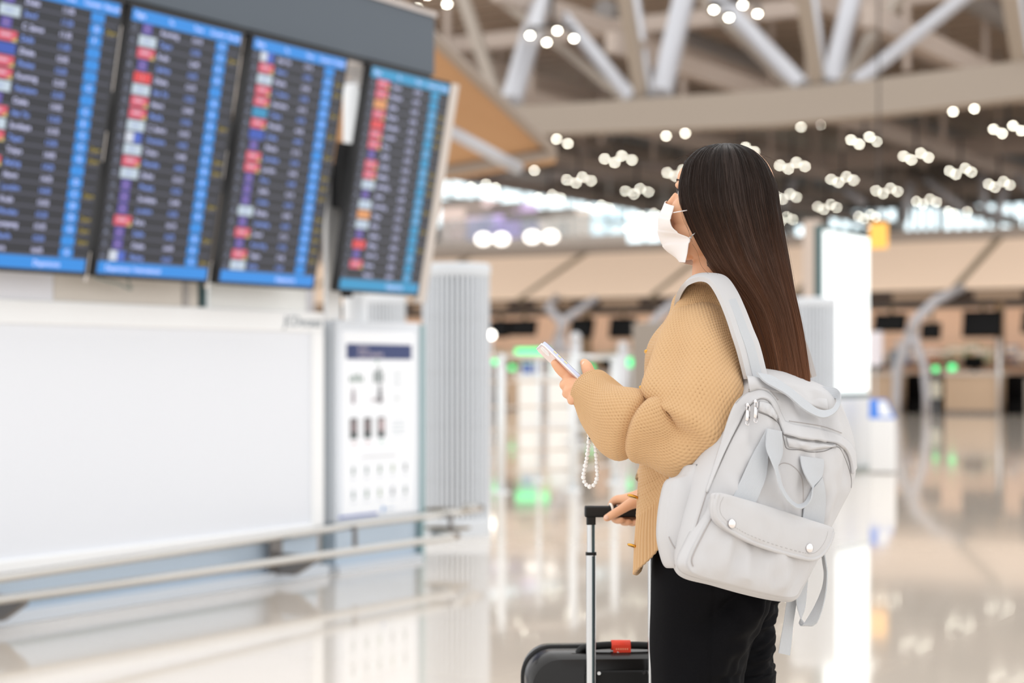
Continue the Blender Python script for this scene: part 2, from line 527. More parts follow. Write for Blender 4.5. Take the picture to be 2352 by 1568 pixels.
for nm, px, w, z1, c, lab, cat in (('shop_front', 1060, 2.4, 9.4, (226, 206, 196), 'rosy lit shop front at the left end of the upper balcony', 'shop front'),
                          ('shop_front', 1125, 2.6, 8.9, (196, 192, 214), 'lilac grey shop front on the upper balcony', 'shop front'),
                          ('shop_front', 1165, 1.6, 9.1, (208, 186, 226), 'violet panelled shop front on the upper balcony', 'shop front'),
                          ('shop_front', 1215, 2.6, 8.6, (200, 196, 200), 'grey shop front in the middle of the upper balcony', 'shop front'),
                          ('shop_front', 1280, 2.0, 8.7, (240, 226, 214), 'cream shop front near the right end of the upper balcony', 'shop front')):
    p = hb(px, 560, 74)
    t = thing(nm, lab, cat, H(p.x, 74, 6.5), -TH)
    mm = mat('front_%d' % px, c, rough=0.5, emit=0.85, ecol=c)
    MB().box(-w / 2, w / 2, 0, 1.5, 0, z1 - 6.5).build('facade', mm, t)
    MB().box(-w / 2, w / 2, -.15, 0, z1 - 6.9, z1 - 6.5).build('sign_band', M_mezz, t)
    MB().box(-w / 4, w / 4, -.03, 0, 0.05, 1.6).build('door_leaf', M_glass, t)

# tilted tan ceiling canopy behind the display board, with its edge beams and a prop
M_tan = mat('tan_panel', (186, 144, 104), rough=0.75, var=0.04, vscale=0.5)
cp = thing('sloped_canopy', 'tan sloping canopy panel hanging above the display board', 'canopy')
A_ = P(1268, 345, 24); B_ = P(985, 76, 20); C_ = P(640, 40, 19); D_ = P(640, 400, 22.4); E_ = P(1038, 384, 23.2)
nrm = (B_ - A_).cross(E_ - A_).normalized()
if nrm.y < 0: nrm = -nrm
MB().prism([A_, B_, C_, D_, E_], nrm * .12).build('panel', M_tan, cp)
M_edge = mat('canopy_edge', (150, 136, 124), rough=0.5)
MB().tube([E_ + (D_ - E_) * .6 + Vector((0, 0, -.03)), E_ + Vector((0, 0, -.02)), A_ + Vector((0.02, 0, -.02))], [.09, .09, .09], 6).build('edge_beam', M_edge, cp)
MB().tube([P(960, 412, 23.5), P(1040, 402, 23.5), P(1272, 366, 24.3)], .06, 6).build('edge_beam', M_tan, cp)
MB().tube([A_, B_, B_ + (B_ - A_) * .2], .07, 6).build('edge_beam', M_edge, cp)
MB().tube([P(1015, 290, 21.2), P(1192, 388, 22)], .075, 10).build('prop', M_steel, cp, smooth=True)
MB().tube([P(700, 300, 22.6), P(700, 300, 22.6) * 1 + Vector((0, 0, -(P(700, 300, 22.6).z)))], .12, 10).build('column', M_steel, cp, smooth=True)

# ------------------------------------------------------------------ ceiling lights: four lamps on a bar
M_lamp = mat('lamp_lens', (255, 250, 236), emit=30.0, ecol=(255, 250, 232))
M_lampb = mat('lamp_body', (60, 56, 54), rough=0.5)
def make_light():
    t = thing('ceiling_light', 'x', 'ceiling light', group='four-lamp ceiling lights')
    MB().box(-.55, .55, -.05, .05, .16, .24).box(-.05, .05, -.05, .05, .2, 1.3).build('bar', M_lampb, t)
    for x, y, z in ((-.52, -.3, -.02), (-.15, .2, -.11), (.15, -.2, .10), (.52, .3, -.01)):
        l = MB().lathe([(.05, .16), (.075, .12), (.08, .0)], 10, (x, y, z)).build('lamp_housing', M_lampb, t, smooth=True)
        MB().ball((x, y, z - .005), (.052, .052, .045), 10, 6).build('lens', M_lamp, l, smooth=True)
    return t
LROWS = [('at the corner of the slate header', [(970, 2)]),
         ('in the highest row, before the struts', [(1268, 82), (1690, 24)]),
         ('in first row under the big beam', [(1270, 326), (1540, 302), (1852, 280), (2202, 245)]),
         ('in second row under the big beam', [(1420, 364), (1702, 345), (1985, 321), (2314, 296)]),
         ('in third row under the big beam', [(1197, 388), (1330, 412), (1560, 396), (1820, 379), (2104, 358)]),
         ('in fourth row under the big beam', [(1463, 438), (1935, 411), (2206, 392)]),
         ('in fifth row under the big beam', [(1110, 428), (1262, 452), (1806, 450), (2037, 437), (2295, 422)]),
         ('in sixth row under the big beam', [(1375, 475), (1495, 494), (1900, 474), (2128, 462)]),
         ('in lowest row before far windows', [(1070, 468), (1203, 490), (1322, 510), (1420, 522), (1800, 502), (1992, 496), (2200, 484)])]
ORD = ['first', 'second', 'third', 'fourth', 'fifth', 'sixth', 'seventh']
lp = make_light(); first = True
for row, pts in LROWS:
    for k, (px, py) in enumerate(sorted(pts)):
        loc = hit_z(px, py, 9.5)
        lab = 'four-lamp ceiling light, ' + (ORD[k] + ' from left ' if len(pts) > 1 else '') + row
        o = lp if first else dup(lp, group='four-lamp ceiling lights')
        first = False
        o.location = loc; o['label'] = lab; o.rotation_euler = (0, 0, math.radians(-4 + 8 * ((k * 7) % 3 - 1) * .3))
for k, (px, py) in enumerate([(1110, 549), (1152, 549), (1222, 544), (1265, 543), (1445, 582), (1505, 580)]):
    t = thing('wall_lamp', 'round white lamp %s' % ['at the left end of the upper balcony front', 'second from the left on the upper balcony front', 'third from the left on the upper balcony front',
              'fourth from the left on the upper balcony front', 'dim one just right of the upper balcony', 'above the tan canopy beside the face mask'][k], 'lamp', P(px, py, 70 if k < 4 else 64))
    r = .22 if k < 4 else .16
    MB().ball((0, 0, 0), (r * 1.25, r, r), 12, 8).build('globe', mat('globe_white' if k != 4 else 'globe_dim', (255, 252, 246), emit=3.5 if k != 4 else .7, ecol=(255, 248, 238)), t, smooth=True)
    MB().box(-.05, .05, 0, 1.2, -.05, .05).build('bracket', M_lampb, t)
# ================================================================== CHECK-IN COUNTERS UNDER THE LONG TAN CANOPY
M_can = mat('canopy_fabric', (224, 198, 174), rough=0.8, var=0.02, vscale=0.4)
M_seam = mat('canopy_seam', (126, 112, 92), rough=0.6)
M_brown = mat('dark_fascia', (54, 38, 26), rough=0.6)
M_black = mat('matt_black', (9, 8, 8), rough=0.7, spec=.1)
M_sand = mat('counter_sand', (190, 164, 138), rough=0.5, var=0.05, vscale=1.5)
M_beige = mat('back_beige', (232, 210, 194), rough=0.7)
M_white = mat('plain_white', (238, 238, 238), rough=0.4)
M_chrome = mat('brushed_steel', (206, 206, 208), rough=0.3, metal=0.8)
M_greygloss = mat('pipe_grey', (176, 174, 178), rough=0.3, metal=0.2)
M_green = mat('green_lamp', (70, 220, 140), emit=1.6, ecol=(70, 235, 140))
cn = thing('counter_canopy', 'long sloping tan canopy with dark seams over the check-in counters', 'canopy', H(-28.5, 48), -TH)
prof0, prof1 = (0.0, 3.33), (4.0, 4.84)
for k in range(-4, 8):
    a0 = 4.5 * k
    MB().add([(a0 + .12, prof0[0], prof0[1]), (a0 + 4.38, prof0[0], prof0[1]), (a0 + 4.38, prof1[0], prof1[1]), (a0 + .12, prof1[0], prof1[1]),
              (a0 + .12, prof0[0] + .03, prof0[1] + .09), (a0 + 4.38, prof0[0] + .03, prof0[1] + .09), (a0 + 4.38, prof1[0], prof1[1] + .09), (a0 + .12, prof1[0], prof1[1] + .09)],
             [(3, 2, 1, 0), (4, 5, 6, 7), (0, 1, 5, 4), (2, 3, 7, 6), (1, 2, 6, 5), (0, 4, 7, 3)]).build('panel', M_can, cn)
    MB().tube([(a0, prof0[0] - .05, prof0[1] - .02), (a0, prof1[0], prof1[1] + .08)], .12, 4).build('seam_bar', M_seam, cn)
MB().box(-18, 36, .05, .35, 2.98, 3.32).build('fascia', M_brown, cn)
for k in range(-7, 14):
    MB().box(2.25 * k + .5, 2.25 * k + 1.75, .0, .05, 3.06, 3.26).build('fascia_light', mat('fascia_inset', (150, 126, 104), rough=0.5), cn)
MB().box(-18, 36, 4.0, 4.3, 4.75, 5.25).build('ridge', mat('ridge_grey', (150, 138, 128), rough=.6), cn)
MB().box(-18, 36, 5.2, 5.4, 0, 3.0).build('rear_wall', M_beige, cn)
for k in range(-3, 8):
    MB().box(4.5 * k - .1, 4.5 * k + .1, 4.0, 4.25, 0, 4.75).build('rear_post', M_seam, cn)
M_tube = mat('canopy_lamp', (255, 244, 230), emit=9.0, ecol=(255, 240, 222))
for k in range(-4, 8):
    for y, z in ((1.2, 3.25), (3.2, 3.8)):
        MB().box(4.5 * k + .4, 4.5 * k + 4.1, y - .07, y + .07, z - .05, z).build('light_strip', M_tube, cn)
# grey Y pillars
def y_pillar(label, a, flip):
    t = thing('forked_pillar', label, 'pillar', H(a, 46.6), -TH)
    s = -1 if flip else 1
    MB().tube([(0, 0, 2.3), (-.12, 0, 1.9), (-.38, 0, 1.2), (-.42, 0, .4), (-.42, 0, 0)], [.13, .13, .12, .12, .12], 12).build('leg', M_greygloss, t, smooth=True)
    MB().tube([(0, 0, 2.3), (.1, 0, 1.9), (.33, 0, 1.3), (.4, 0, .5), (.4, 0, 0)], [.13, .12, .1, .1, .1], 12).build('leg', M_greygloss, t, smooth=True)
    MB().tube([(-.02, 0, 2.1), (.12, 0, 2.5), (.55 * s, .3, 3.0), (.9 * s, 1.4, 3.36)], [.16, .14, .13, .12], 12).build('arm', M_greygloss, t, smooth=True)
    if flip: MB().tube([(0, 0, 2.1), (-.12 * s, 0, 2.6), (-.8 * s, .8, 3.3)], [.14, .12, .1], 12).build('arm', M_greygloss, t, smooth=True)
def a_of(px, b): return hall(hit_b(px, 850, b))[0]
y_pillar('grey forked steel pillar before the right-hand counters', a_of(2094, 46.6), False)
y_pillar('grey forked steel pillar behind the phone and the railing', a_of(1285, 46.6), True)
y_pillar('grey forked steel pillar close behind the knitted shoulder', a_of(1488, 46.6), False)
# desks with conveyor bays and overhead monitors; copies of one unit
rnd = random.Random(9)
def desk(label, a, tint):
    t = thing('check_in_desk', label, 'counter', H(a, 48), -TH, group='check-in desks under the canopy')
    MB().box(-.72, .72, 0, .75, 0, 1.04).build('front', M_sand, t, bevel=.02)
    MB().box(-.78, .78, -.06, .85, 1.04, 1.12).build('worktop', mat('desk_top', (206, 196, 186), rough=.3), t)
    MB().box(-.72, .72, -.015, 0, 0, .1).build('kick_plate', mat('kick_steel', (120, 110, 102), rough=.4), t)
    s = MB().box(-.3, .25, .3, .36, 1.2, 1.55).build('desk_screen', M_black, t)
    MB().box(-.05, .05, .3, .4, 1.12, 1.22).build('screen_foot', M_black, s)
    MB().ball((-.52, .05, 1.24), (.12, .06, .09), 10, 6).build('signal_lamp', M_green, t, smooth=True)
    MB().ball((-1.02, .2, 1.2), (.1, .06, .08), 10, 6).build('signal_lamp', M_green, t, smooth=True)
    MB().tube([(-1.02, .2, 0), (-1.02, .2, 1.15)], .02, 8).build('lamp_pole', M_chrome, t)
    MB().rbox(-1.2, -.92, .32, .5, .32, .86, .04).build('guide_panel', mat('guide_cream', (244, 240, 220), rough=.4), t)
    MB().tube([(.78, -.08, 0), (.78, -.08, 2.0)], .055, 10).build('post', M_chrome, t, smooth=True)
    MB().box(-1.28, -.8, .3, .95, 0, .32).build('bag_belt', M_black, t)
    MB().box(-1.28, -.8, .25, .3, 0, .42).build('bay_front', M_black, t)
    MB().box(-1.9, -1.36, .3, .95, 0, .32).build('bag_belt', M_black, t)
    MB().box(-1.36, -1.28, .2, .95, 0, .95).build('bay_divider', mat('bay_grey', (150, 140, 130), rough=.4), t)
    MB().box(-2.2, -.74, .95, 1.02, 0, 1.06).build('bay_back', M_black, t)
    return t
desk_a = [-14.6 + 2.75 * k for k in range(-7, 4)]
dl = {}
for a in desk_a:
    w = H(a, 48); px = CX + F_PX * w.x / w.y
    dl[a] = px
d0 = None
names = ['behind the lower end of the display board', 'partly behind the louvred column', 'seen through the railing at left', 'seen through the right end of the railing', 'hidden mostly by the cardigan front',
         'behind the woman\'s shoulder', 'behind the woman\'s hair', 'behind the white lit totem', 'just right of the blue-lidded bin', 'in the middle of the right-hand counters', 'at the right edge of the picture']
for k, a in enumerate(desk_a):
    lab = 'sand-coloured check-in desk ' + names[k]
    if d0 is None: d0 = desk(lab, a, None)
    else: dup(d0, H(a, 48), -TH, lab)
# overhead monitors
def monitor(label, px, w, h, ztop, yaw):
    t = thing('overhead_monitor', label, 'monitor', H(a_of(px, 48.5), 48.5, ztop), -TH + yaw, group='black monitors under the canopy')
    M = Matrix.Rotation(math.radians(-14), 4, 'X')
    MB().box(-w / 2, w / 2, -.05, .05, -h, 0, M).build('casing', M_black, t, bevel=.01)
    MB().box(-w / 2 + .04, w / 2 - .04, -.055, -.05, -h + .04, -.04, M).build('screen', mat('dead_screen', (12, 11, 11), rough=.35, spec=.15), t)
    MB().box(-.04, .04, -.03, .05, 0, 3.0 - ztop + .05).build('hanger', M_seam, t)
for lab, px, w, h, zt in (('black hanging monitor beside the louvred column', 1150, .7, .55, 2.72), ('wide black hanging monitor left of the forked pillar', 1205, .95, .5, 2.72),
                          ('black hanging monitor over the railing', 1340, .82, .62, 2.74), ('black hanging monitor left of the knitted shoulder', 1432, .82, .62, 2.74),
                          ('black hanging monitor right of the lit totem', 2047, .95, .5, 2.72), ('small black hanging monitor behind the forked pillar', 2140, .55, .45, 2.45),
                          ('large black hanging monitor at right', 2258, 1.05, .72, 2.76), ('black hanging monitor at the right picture edge', 2390, .95, .6, 2.74)):
    monitor(lab, px, w, h, zt, math.radians(rnd.uniform(-8, 8)))
# coloured odds and ends on the desks: papers, baskets, signs (all far out of focus)
odd = [(2010, 800, 46.8, .4, .9, (232, 226, 232), 'white standing sign behind the bin'), (2052, 825, 47.2, .22, .5, (120, 130, 140), 'grey stand left of the forked pillar')]
for px, py, b, w, h, c, lab in odd:
    p = hit_b(px, py, b)
    t = thing('standing_sign', lab, 'sign', H(hall(p)[0], b), -TH)
    MB().box(-w / 2, w / 2, -.04, .04, max(p.z - h / 2, .05), p.z + h / 2).build('board', mat('sign_%d' % px, c, rough=.4), t)
    MB().box(-w / 2, w / 2, -.15, .15, 0, .05).build('foot', M_chrome, t)
    MB().tube([(0, 0, .02), (0, 0, p.z)], .03, 8).build('pole', M_chrome, t)
hues = [(110, 150, 120), (150, 175, 150), (190, 175, 150), (90, 110, 160), (200, 200, 205), (170, 120, 110), (120, 140, 120), (180, 190, 170)]
k = 0
for px in list(range(1140, 1470, 34)) + list(range(2050, 2352, 30)):
    b = 52.9; p = hit_b(px + rnd.uniform(-6, 6), 800, b)
    t = thing('wall_notice', 'blurred ' + ['green', 'pale green', 'buff', 'blue', 'white', 'red brown', 'dull green', 'mint'][k % 8] + ' notice, ' + (ORD + ['eighth', 'ninth', 'tenth', 'eleventh'])[(px - 1140) // 34 if px < 1500 else (px - 2050) // 30] +
              (' from the left on the wall behind the railing' if px < 1500 else ' from the left on the wall behind the right counters'), 'notice', H(hall(p)[0], b, 1.35 + rnd.uniform(0, .2)), -TH)
    w, h = rnd.uniform(.35, .6), rnd.uniform(.3, .45)
    MB().box(-w / 2, w / 2, 0, .05, 0, h).build('frame', mat('notice_%d' % (k % 8), hues[k % 8], rough=.5), t)
    MB().box(-w / 2 + .04, w / 2 - .04, -.01, 0, h * .55, h - .04).build('heading', M_white, t)
    MB().box(-w / 4, w / 4, -.01, 0, .06, h * .4).build('text_block', M_sand, t)
    # standing on the rear ledge
    k += 1
MB().box(-18, 36, 4.8, 5.2, 1.25, 1.35).build('ledge', mat('ledge_brown', (120, 98, 80), rough=.5), cn)

# ------------------------------------------------------------------ white kiosks behind the railing (39 m away)
def kiosk(label, px, w, screen):
    t = thing('check_in_kiosk', label, 'kiosk', P(px, 976, 39), math.radians(-8), group='white kiosks behind the railing')
    t.location.z = 0
    MB().rbox(-w / 2, w / 2, 0, .4, 0, .98, .03).build('cabinet', mat('kiosk_white', (246, 244, 240), rough=.35), t)
    MB().box(-w / 2 - .06, w / 2 + .06, -.04, .44, .98, 1.06).build('shelf', M_white, t)
    h = MB().box(-w / 2 + .03, w / 2 - .03, .15, .22, 1.06, 1.36).build('screen_housing', M_white, t)
    if screen: MB().box(-w / 2 + .07, w / 2 - .07, .14, .15, 1.1, 1.32).build('screen', mat('kiosk_blue', (58, 78, 140), rough=.3, emit=.5, ecol=(50, 76, 150)), h)
    MB().box(-w / 2 + .02, w / 2 - .02, -.012, 0, .0, .05).build('kick_plate', M_white, t)
    return t
kiosk('white check-in kiosk with a blue screen behind the railing', 1214, .44, True)
kiosk('white check-in kiosk right of the one with a blue screen', 1282, .46, False)
for lab, px, y0, y1, w, Y in (('long green lit sign above the white kiosk', 1222, 800, 822, .72, 39), ('small green lamp right of the phone hand', 1412, 820, 838, .16, 39),
                        ('small green lamp farthest right behind the railing', 1449, 822, 842, .18, 40), ('green lamp beside the louvred column', 1130, 818, 836, .22, 39)):
    p = P(px, y1, Y); h = (y1 - y0) * Y / F_PX
    t = thing('green_sign', lab, 'sign', (p.x, p.y, 0), math.radians(-8))
    MB().rbox(-w / 2, w / 2, 0, .1, p.z, p.z + h, .03, 'y').build('lit_face', M_green, t)
    MB().tube([(0, .12, 0), (0, .12, p.z + h)], .03, 8).build('pole', M_chrome, t)
for lab, px, Y, top in (('steel bollard post in front of the grey screen', 1322, 30, 780), ('steel post with a round head behind the phone', 1430, 34, 800)):
    p = P(px, top, Y)
    t = thing('steel_post', lab, 'post', (p.x, p.y, 0))
    MB().tube([(0, 0, 0), (0, 0, p.z)], .09, 12).build('shaft', M_chrome, t, smooth=True)
    MB().ball((0, 0, p.z + .03), .1, 12, 8).build('head', M_chrome, t, smooth=True)
    MB().lathe([(.2, 0), (.2, .03), (.05, .05)], 16).build('foot', M_chrome, t)
t = thing('grey_partition', 'tall grey partition panel just left of the cardigan', 'partition', (P(1490, 900, 30).x, 30, 0), math.radians(-20))
MB().box(-.28, .3, 0, .2, 0, 1.95).build('panel', mat('partition_grey', (152, 142, 132), rough=.5), t, bevel=.01)
MB().box(-.3, .32, -.03, .23, 0, .1).build('base', M_chrome, t)
t = thing('queue_lamp', 'small round white lamp at the edge of the louvred column', 'lamp', (P(1128, 769, 36).x, 36, 0))
MB().tube([(0, 0, 0), (0, 0, P(1128, 769, 36).z)], .03, 8).build('pole', M_chrome, t)
MB().ball((0, 0, P(1128, 769, 36).z), .07, 12, 8).build('bulb', mat('queue_bulb', (255, 250, 240), emit=9), t, smooth=True)

# ------------------------------------------------------------------ white metal railing in the middle distance
M_rail = mat('railing_white', (236, 240, 242), rough=0.3, metal=0.15)
M_railp = mat('railing_bar', (216, 200, 186), rough=0.3, metal=0.3)
bar = thing('metal_railing', 'tall white metal railing with thin crossbars standing across the hall', 'railing', (P(1290, 1127, 17.7).x, 17.7, 0))
o0 = bar.location
pp = {'p0': P(1085, 0, 17.3), 'p1': P(1151, 0, 17.5), 'p2': P(1315, 0, 17.8), 'p3': P(1411, 0, 19.0), 'p4': P(1238, 0, 19.4)}
for k in pp: pp[k] = Vector((pp[k].x - o0.x, pp[k].y - o0.y, 0))
for k, r in (('p0', .04), ('p1', .04), ('p2', .04), ('p3', .04), ('p4', .026)):
    MB().tube([pp[k], pp[k] + Vector((0, 0, 1.33))], r, 12).build('post', M_rail, bar, smooth=True)
    MB().lathe([(.09, 0), (.09, .012), (.05, .02)], 16, pp[k]).build('foot_plate', M_rail, bar)
for (u, v) in (('p0', 'p1'), ('p1', 'p2'), ('p2', 'p3')):
    for z in (1.30, 1.06, .82, .6, .4, .2):
        MB().tube([pp[u] + Vector((0, 0, z)), pp[v] + Vector((0, 0, z))], .024 if z > 1.2 else .011, 8).build('rail', M_railp if (u, v) != ('p2', 'p3') else M_rail, bar, smooth=True)

# ------------------------------------------------------------------ right: lit totem, pillar, louvred columns, bin, hanging sign
def hall_at(px, Y): return P(px, 850, Y)
tt = thing('lit_totem', 'tall blank white lit display panel in a dark teal frame', 'display', (P(1942, 0, 21).x, 21, 0), -TH + math.radians(90 - 90))
# face runs along the hall's long axis and looks to the camera side
cx_ = hall(P(1942, 850, 21)); aT = cx_[0]
y0 = hall(hit_a(1888, 700, aT))[1] - cx_[1]; y1 = hall(hit_a(1996, 700, aT))[1] - cx_[1]
tt.location = H(aT, cx_[1], 0)
zt = hit_a(1888, 522, aT).z; zb = hit_a(1942, 908, aT).z
M_teal = mat('totem_frame', (70, 96, 98), rough=.4)
MB().box(-.09, 0, y0 - .02, y1 + .02, zb - .03, zt + .03).build('casing', M_teal, tt, bevel=.01)
MB().box(0, .012, y0 + .03, y1 - .03, zb + .03, zt - .03).build('lit_face', mat('totem_face', (246, 250, 250), emit=.95, ecol=(240, 250, 250), rough=.3), tt)
MB().box(-.14, .02, y0 + .1, y1 + .05, 0, zb - .03).build('pedestal', mat('totem_base', (226, 228, 230), rough=.4), tt, bevel=.01)
MB().box(-.2, .08, y0, y1 + .12, 0, .05).build('foot', mat('totem_foot', (160, 168, 166), rough=.4), tt)
t = thing('square_pillar', 'beige-grey square post left of the lit totem', 'pillar', (P(1866, 0, 30).x, 30, 0), -TH)
zt = P(1866, 505, 30).z
MB().box(-.13, .13, -.1, .1, 0, zt).build('shaft', mat('pillar_beige', (200, 184, 172), rough=.5), t, bevel=.01)
MB().box(-.17, .17, -.14, .14, 0, .12).build('base', M_chrome, t)
t = thing('hanging_sign', 'small orange hanging sign behind the lit totem', 'sign', P(2018, 570, 36), -TH)
MB().box(-.17, .17, -.05, .05, 0, .5).build('board', mat('sign_orange', (250, 184, 84), emit=.5, ecol=(250, 180, 80), rough=.4), t)
MB().tube([(0, 0, .5), (0, 0, 8.0)], .02, 6).build('rod', M_lampb, t)
M_louv = mat('louvre_white', (216, 221, 227), rough=.4)
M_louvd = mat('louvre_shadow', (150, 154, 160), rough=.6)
def louvred(label, px, Y, r, h, n=40):
    t = thing('louvred_column', label, 'column', (P(px, 0, Y).x, Y, 0), group='white louvred air columns')
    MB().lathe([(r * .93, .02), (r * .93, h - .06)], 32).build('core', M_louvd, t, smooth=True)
    MB().lathe([(r * 1.0, h - .09), (r * 1.03, h - .07), (r * 1.03, h - .02), (r * .98, h)], 40).build('cap', M_louv, t, smooth=False)
    MB().lathe([(r * 1.04, 0), (r * 1.04, .1), (r * 1.0, .12)], 40).build('base_ring', M_louv, t)
    for k in range(n):
        a = 2 * math.pi * k / n
        M = Matrix.Rotation(a, 4, 'Z')
        MB().box(r * .92, r * 1.0, -r * .043, r * .043, .1, h - .08, M).build('slat', M_louv, t)
    for z in [h * q for q in (.2, .4, .6, .8)]:
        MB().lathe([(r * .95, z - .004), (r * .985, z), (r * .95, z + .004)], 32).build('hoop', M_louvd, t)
    return t
louvred('white louvred column at the right end of the poster board', 1047, 13.1, .243, 1.93)
louvred('white louvred column behind the poster, under the fourth screen', 876, 18.7, .25, 1.94)
louvred('white louvred column between the hair and the lit totem', 1868, 19.4, .24, 1.94)
t = thing('litter_bin', 'white litter bin with a slanted blue and white lid', 'bin', (P(2027, 0, 20.9).x, 20.9, 0), math.radians(-14))
w = .145
MB().rbox(-w, w, -.14, .14, .015, .62, .03).build('body', mat('bin_white', (242, 242, 242), rough=.4), t)
MB().add([(-w, -.14, .62), (w, -.14, .62), (w, .14, .62), (-w, .14, .62), (-w, -.02, .84), (w * .25, -.02, .84), (w * .25, .14, .84), (-w, .14, .84)],
         [(0, 1, 5, 4), (1, 2, 6, 5), (2, 3, 7, 6), (3, 0, 4, 7), (4, 5, 6, 7), (3, 2, 1, 0)]).build('lid', mat('bin_blue', (70, 130, 222), rough=.4), t)
MB().add([(-w * .2, -.128, .645), (w * .8, -.128, .645), (w * .25, -.035, .82), (-w * .35, -.035, .82)], [(0, 1, 2, 3)]).build('flap', M_white, t)
MB().rbox(-w * .9, w * .9, -.12, .12, 0, .02, .03).build('foot', mat('kick_steel', (120, 110, 102)), t)
# ================================================================== FLIGHT DISPLAY BOARD ON THE LEFT
AF = -6.30
M_frame = mat('board_frame', (248, 250, 252), rough=.35)
M_lit = mat('board_panel', (221, 224, 230), rough=.3, emit=.10, ecol=(240, 244, 252))
M_blueg = mat('board_base', (190, 206, 222), rough=.35, metal=.15)
M_plinth = mat('board_plinth', (214, 222, 232), rough=.35)
M_slate = mat('header_slate', (78, 88, 99), rough=.45)
M_dark = mat('screen_casing', (24, 25, 28), rough=.35)
bd = thing('poster_board', 'low wide blank white lightbox board under the flight screens', 'board', H(AF, 4.2), -TH)
bR = hall(hit_a(745, 800, AF))[1] - 4.2
MB().box(-.22, 0, 0, bR, 1.385, 1.50).build('frame_top', M_frame, bd, bevel=.008)
MB().box(-.22, 0, bR - .11, bR, .27, 1.385).build('frame_side', M_frame, bd, bevel=.008)
MB().box(-.22, 0, 0, bR, .235, .30).build('frame_bottom', M_frame, bd, bevel=.008)
MB().box(-.2, -.02, 0, bR - .11, .30, 1.385).build('lit_panel', M_lit, bd)
MB().box(-.2, -.05, 0, bR, .06, .235).build('base', M_blueg, bd)
MB().box(-.22, .02, 0, bR + .02, 0, .06).build('plinth', M_plinth, bd, bevel=.005)
MB().box(-.045, -.04, 0, bR, .09, .11).build('base_groove', mat('groove', (120, 150, 162)), bd)
MB().box(-.2, -.06, bR, bR + .05, 0, 1.46).build('end_cheek', mat('cheek_grey', (170, 166, 166), rough=.4), bd)
MB().box(-.19, -.07, bR + .05, bR + .075, 0, 1.45).build('gap_seal', mat('gap_teal', (70, 98, 98), rough=.5), bd)
RM = Matrix(((0, 0, 1), (1, 0, 0), (0, 1, 0))).to_4x4()      # text plane: reads along +y (d), stands up along z, faces +x
me = text_mesh('JCDecaux', .085, 'RIGHT', .0015, shear=.15); me.transform(Matrix.Translation((.003, bR - .03, 1.415)) @ RM)
link('lettering', me, mat('logo_grey', (150, 160, 168), rough=.4), bd)

# ------------------------------------------------------------------ poster kiosk
b0 = hall(hit_a(773, 800, AF))[1]; b1 = hall(hit_a(965, 800, AF))[1]; W = b1 - b0
kp = thing('poster_stand', 'white lit notice panel with navy heading and small pictograms', 'notice board', H(AF, b0), -TH)
MB().box(-.2, 0, 0, W, .29, 1.46).build('casing', mat('stand_white', (226, 232, 240), rough=.35), kp, bevel=.008)
MB().box(0, .006, .05, W - .07, .31, 1.40).build('lit_face', mat('poster_paper', (236, 239, 244), rough=.35, emit=.12, ecol=(250, 252, 255)), kp)
MB().box(-.17, -.02, .02, W - .02, .0, .29).build('base', M_blueg, kp)
MB().box(-.19, .012, W, W + .035, 0, 1.45).build('edge_post', mat('edge_teal', (150, 178, 182), rough=.3, metal=.3), kp)
MB().box(-.2, .02, 0, W, 0, .04).build('plinth', M_plinth, kp)
pr = MB()
x = .0085
def prect(y0, y1, z0, z1, c): pr.color(c).add([(x, y0, z0), (x, y1, z0), (x, y1, z1), (x, y0, z1)], [(0, 1, 2, 3)])
u = W / .9
prect(.09 * u, .79 * u, 1.235, 1.325, (52, 66, 116))
prect(.095 * u, .185 * u, 1.24, 1.32, (232, 238, 240))
prect(.125 * u, .155 * u, 1.252, 1.3, (120, 150, 160))
def cell(cy, cz, w, h, c, kind):
    if kind == 0:      # seated figures
        for q in range(4): prect(cy - w / 2 + q * w / 4, cy - w / 2 + q * w / 4 + w / 7, cz - h / 2, cz - h / 2 + h * (.6 + .13 * (q % 3)), c)
    elif kind == 1:    # standing figure
        prect(cy - w / 5, cy + w / 5, cz - h / 2, cz + h * .25, c); prect(cy - w / 8, cy + w / 8, cz + h * .28, cz + h / 2, c)
    else:              # phone
        prect(cy - w / 2, cy + w / 2, cz - h / 2, cz + h / 2, (60, 74, 76)); prect(cy - w / 3, cy + w / 3, cz - h * .2, cz + h * .4, (236, 214, 218))
cell(.20 * u, 1.13, .15, .06, (128, 150, 140), 0); cell(.43 * u, 1.15, .11, .11, (96, 112, 110), 0); cell(.41 * u, 1.22, .03, .03, (130, 180, 150), 1)
cell(.16 * u, 1.02, .08, .09, (150, 138, 146), 1); cell(.44 * u, 1.03, .1, .11, (110, 112, 118), 1); cell(.42 * u, 1.0, .13, .03, (150, 130, 138), 0)
for q in range(5): prect(.58 * u, (.70 - .03 * (q % 2)) * u, 1.16 - q * .022, 1.166 - q * .022, (206, 214, 218))
for q in range(3): prect(.58 * u, .68 * u, 1.02 - q * .022, 1.026 - q * .022, (214, 220, 222))
for q in range(3): cell((.165 + .145 * q) * u, .83, .075, .12, None, 2); prect((.145 + .145 * q) * u, (.19 + .145 * q) * u, .74, .747, (200, 130, 130) if q < 2 else (110, 190, 160))
for q in range(4): prect(.57 * u, .72 * u, .86 - q * .025, .866 - q * .025, (196, 208, 214))
prect(.25 * u, .62 * u, .655, .662, (200, 200, 204))
for rr in range(2):
    for q in range(5):
        cell((.16 + .14 * q) * u, .585 - .14 * rr, .05, .05, [(120, 140, 136), (130, 150, 150), (110, 140, 120), (160, 180, 150), (110, 120, 126)][(q + rr) % 5], 1)
        prect((.135 + .14 * q) * u, (.185 + .14 * q) * u, .535 - .14 * rr, .54 - .14 * rr, (190, 196, 200))
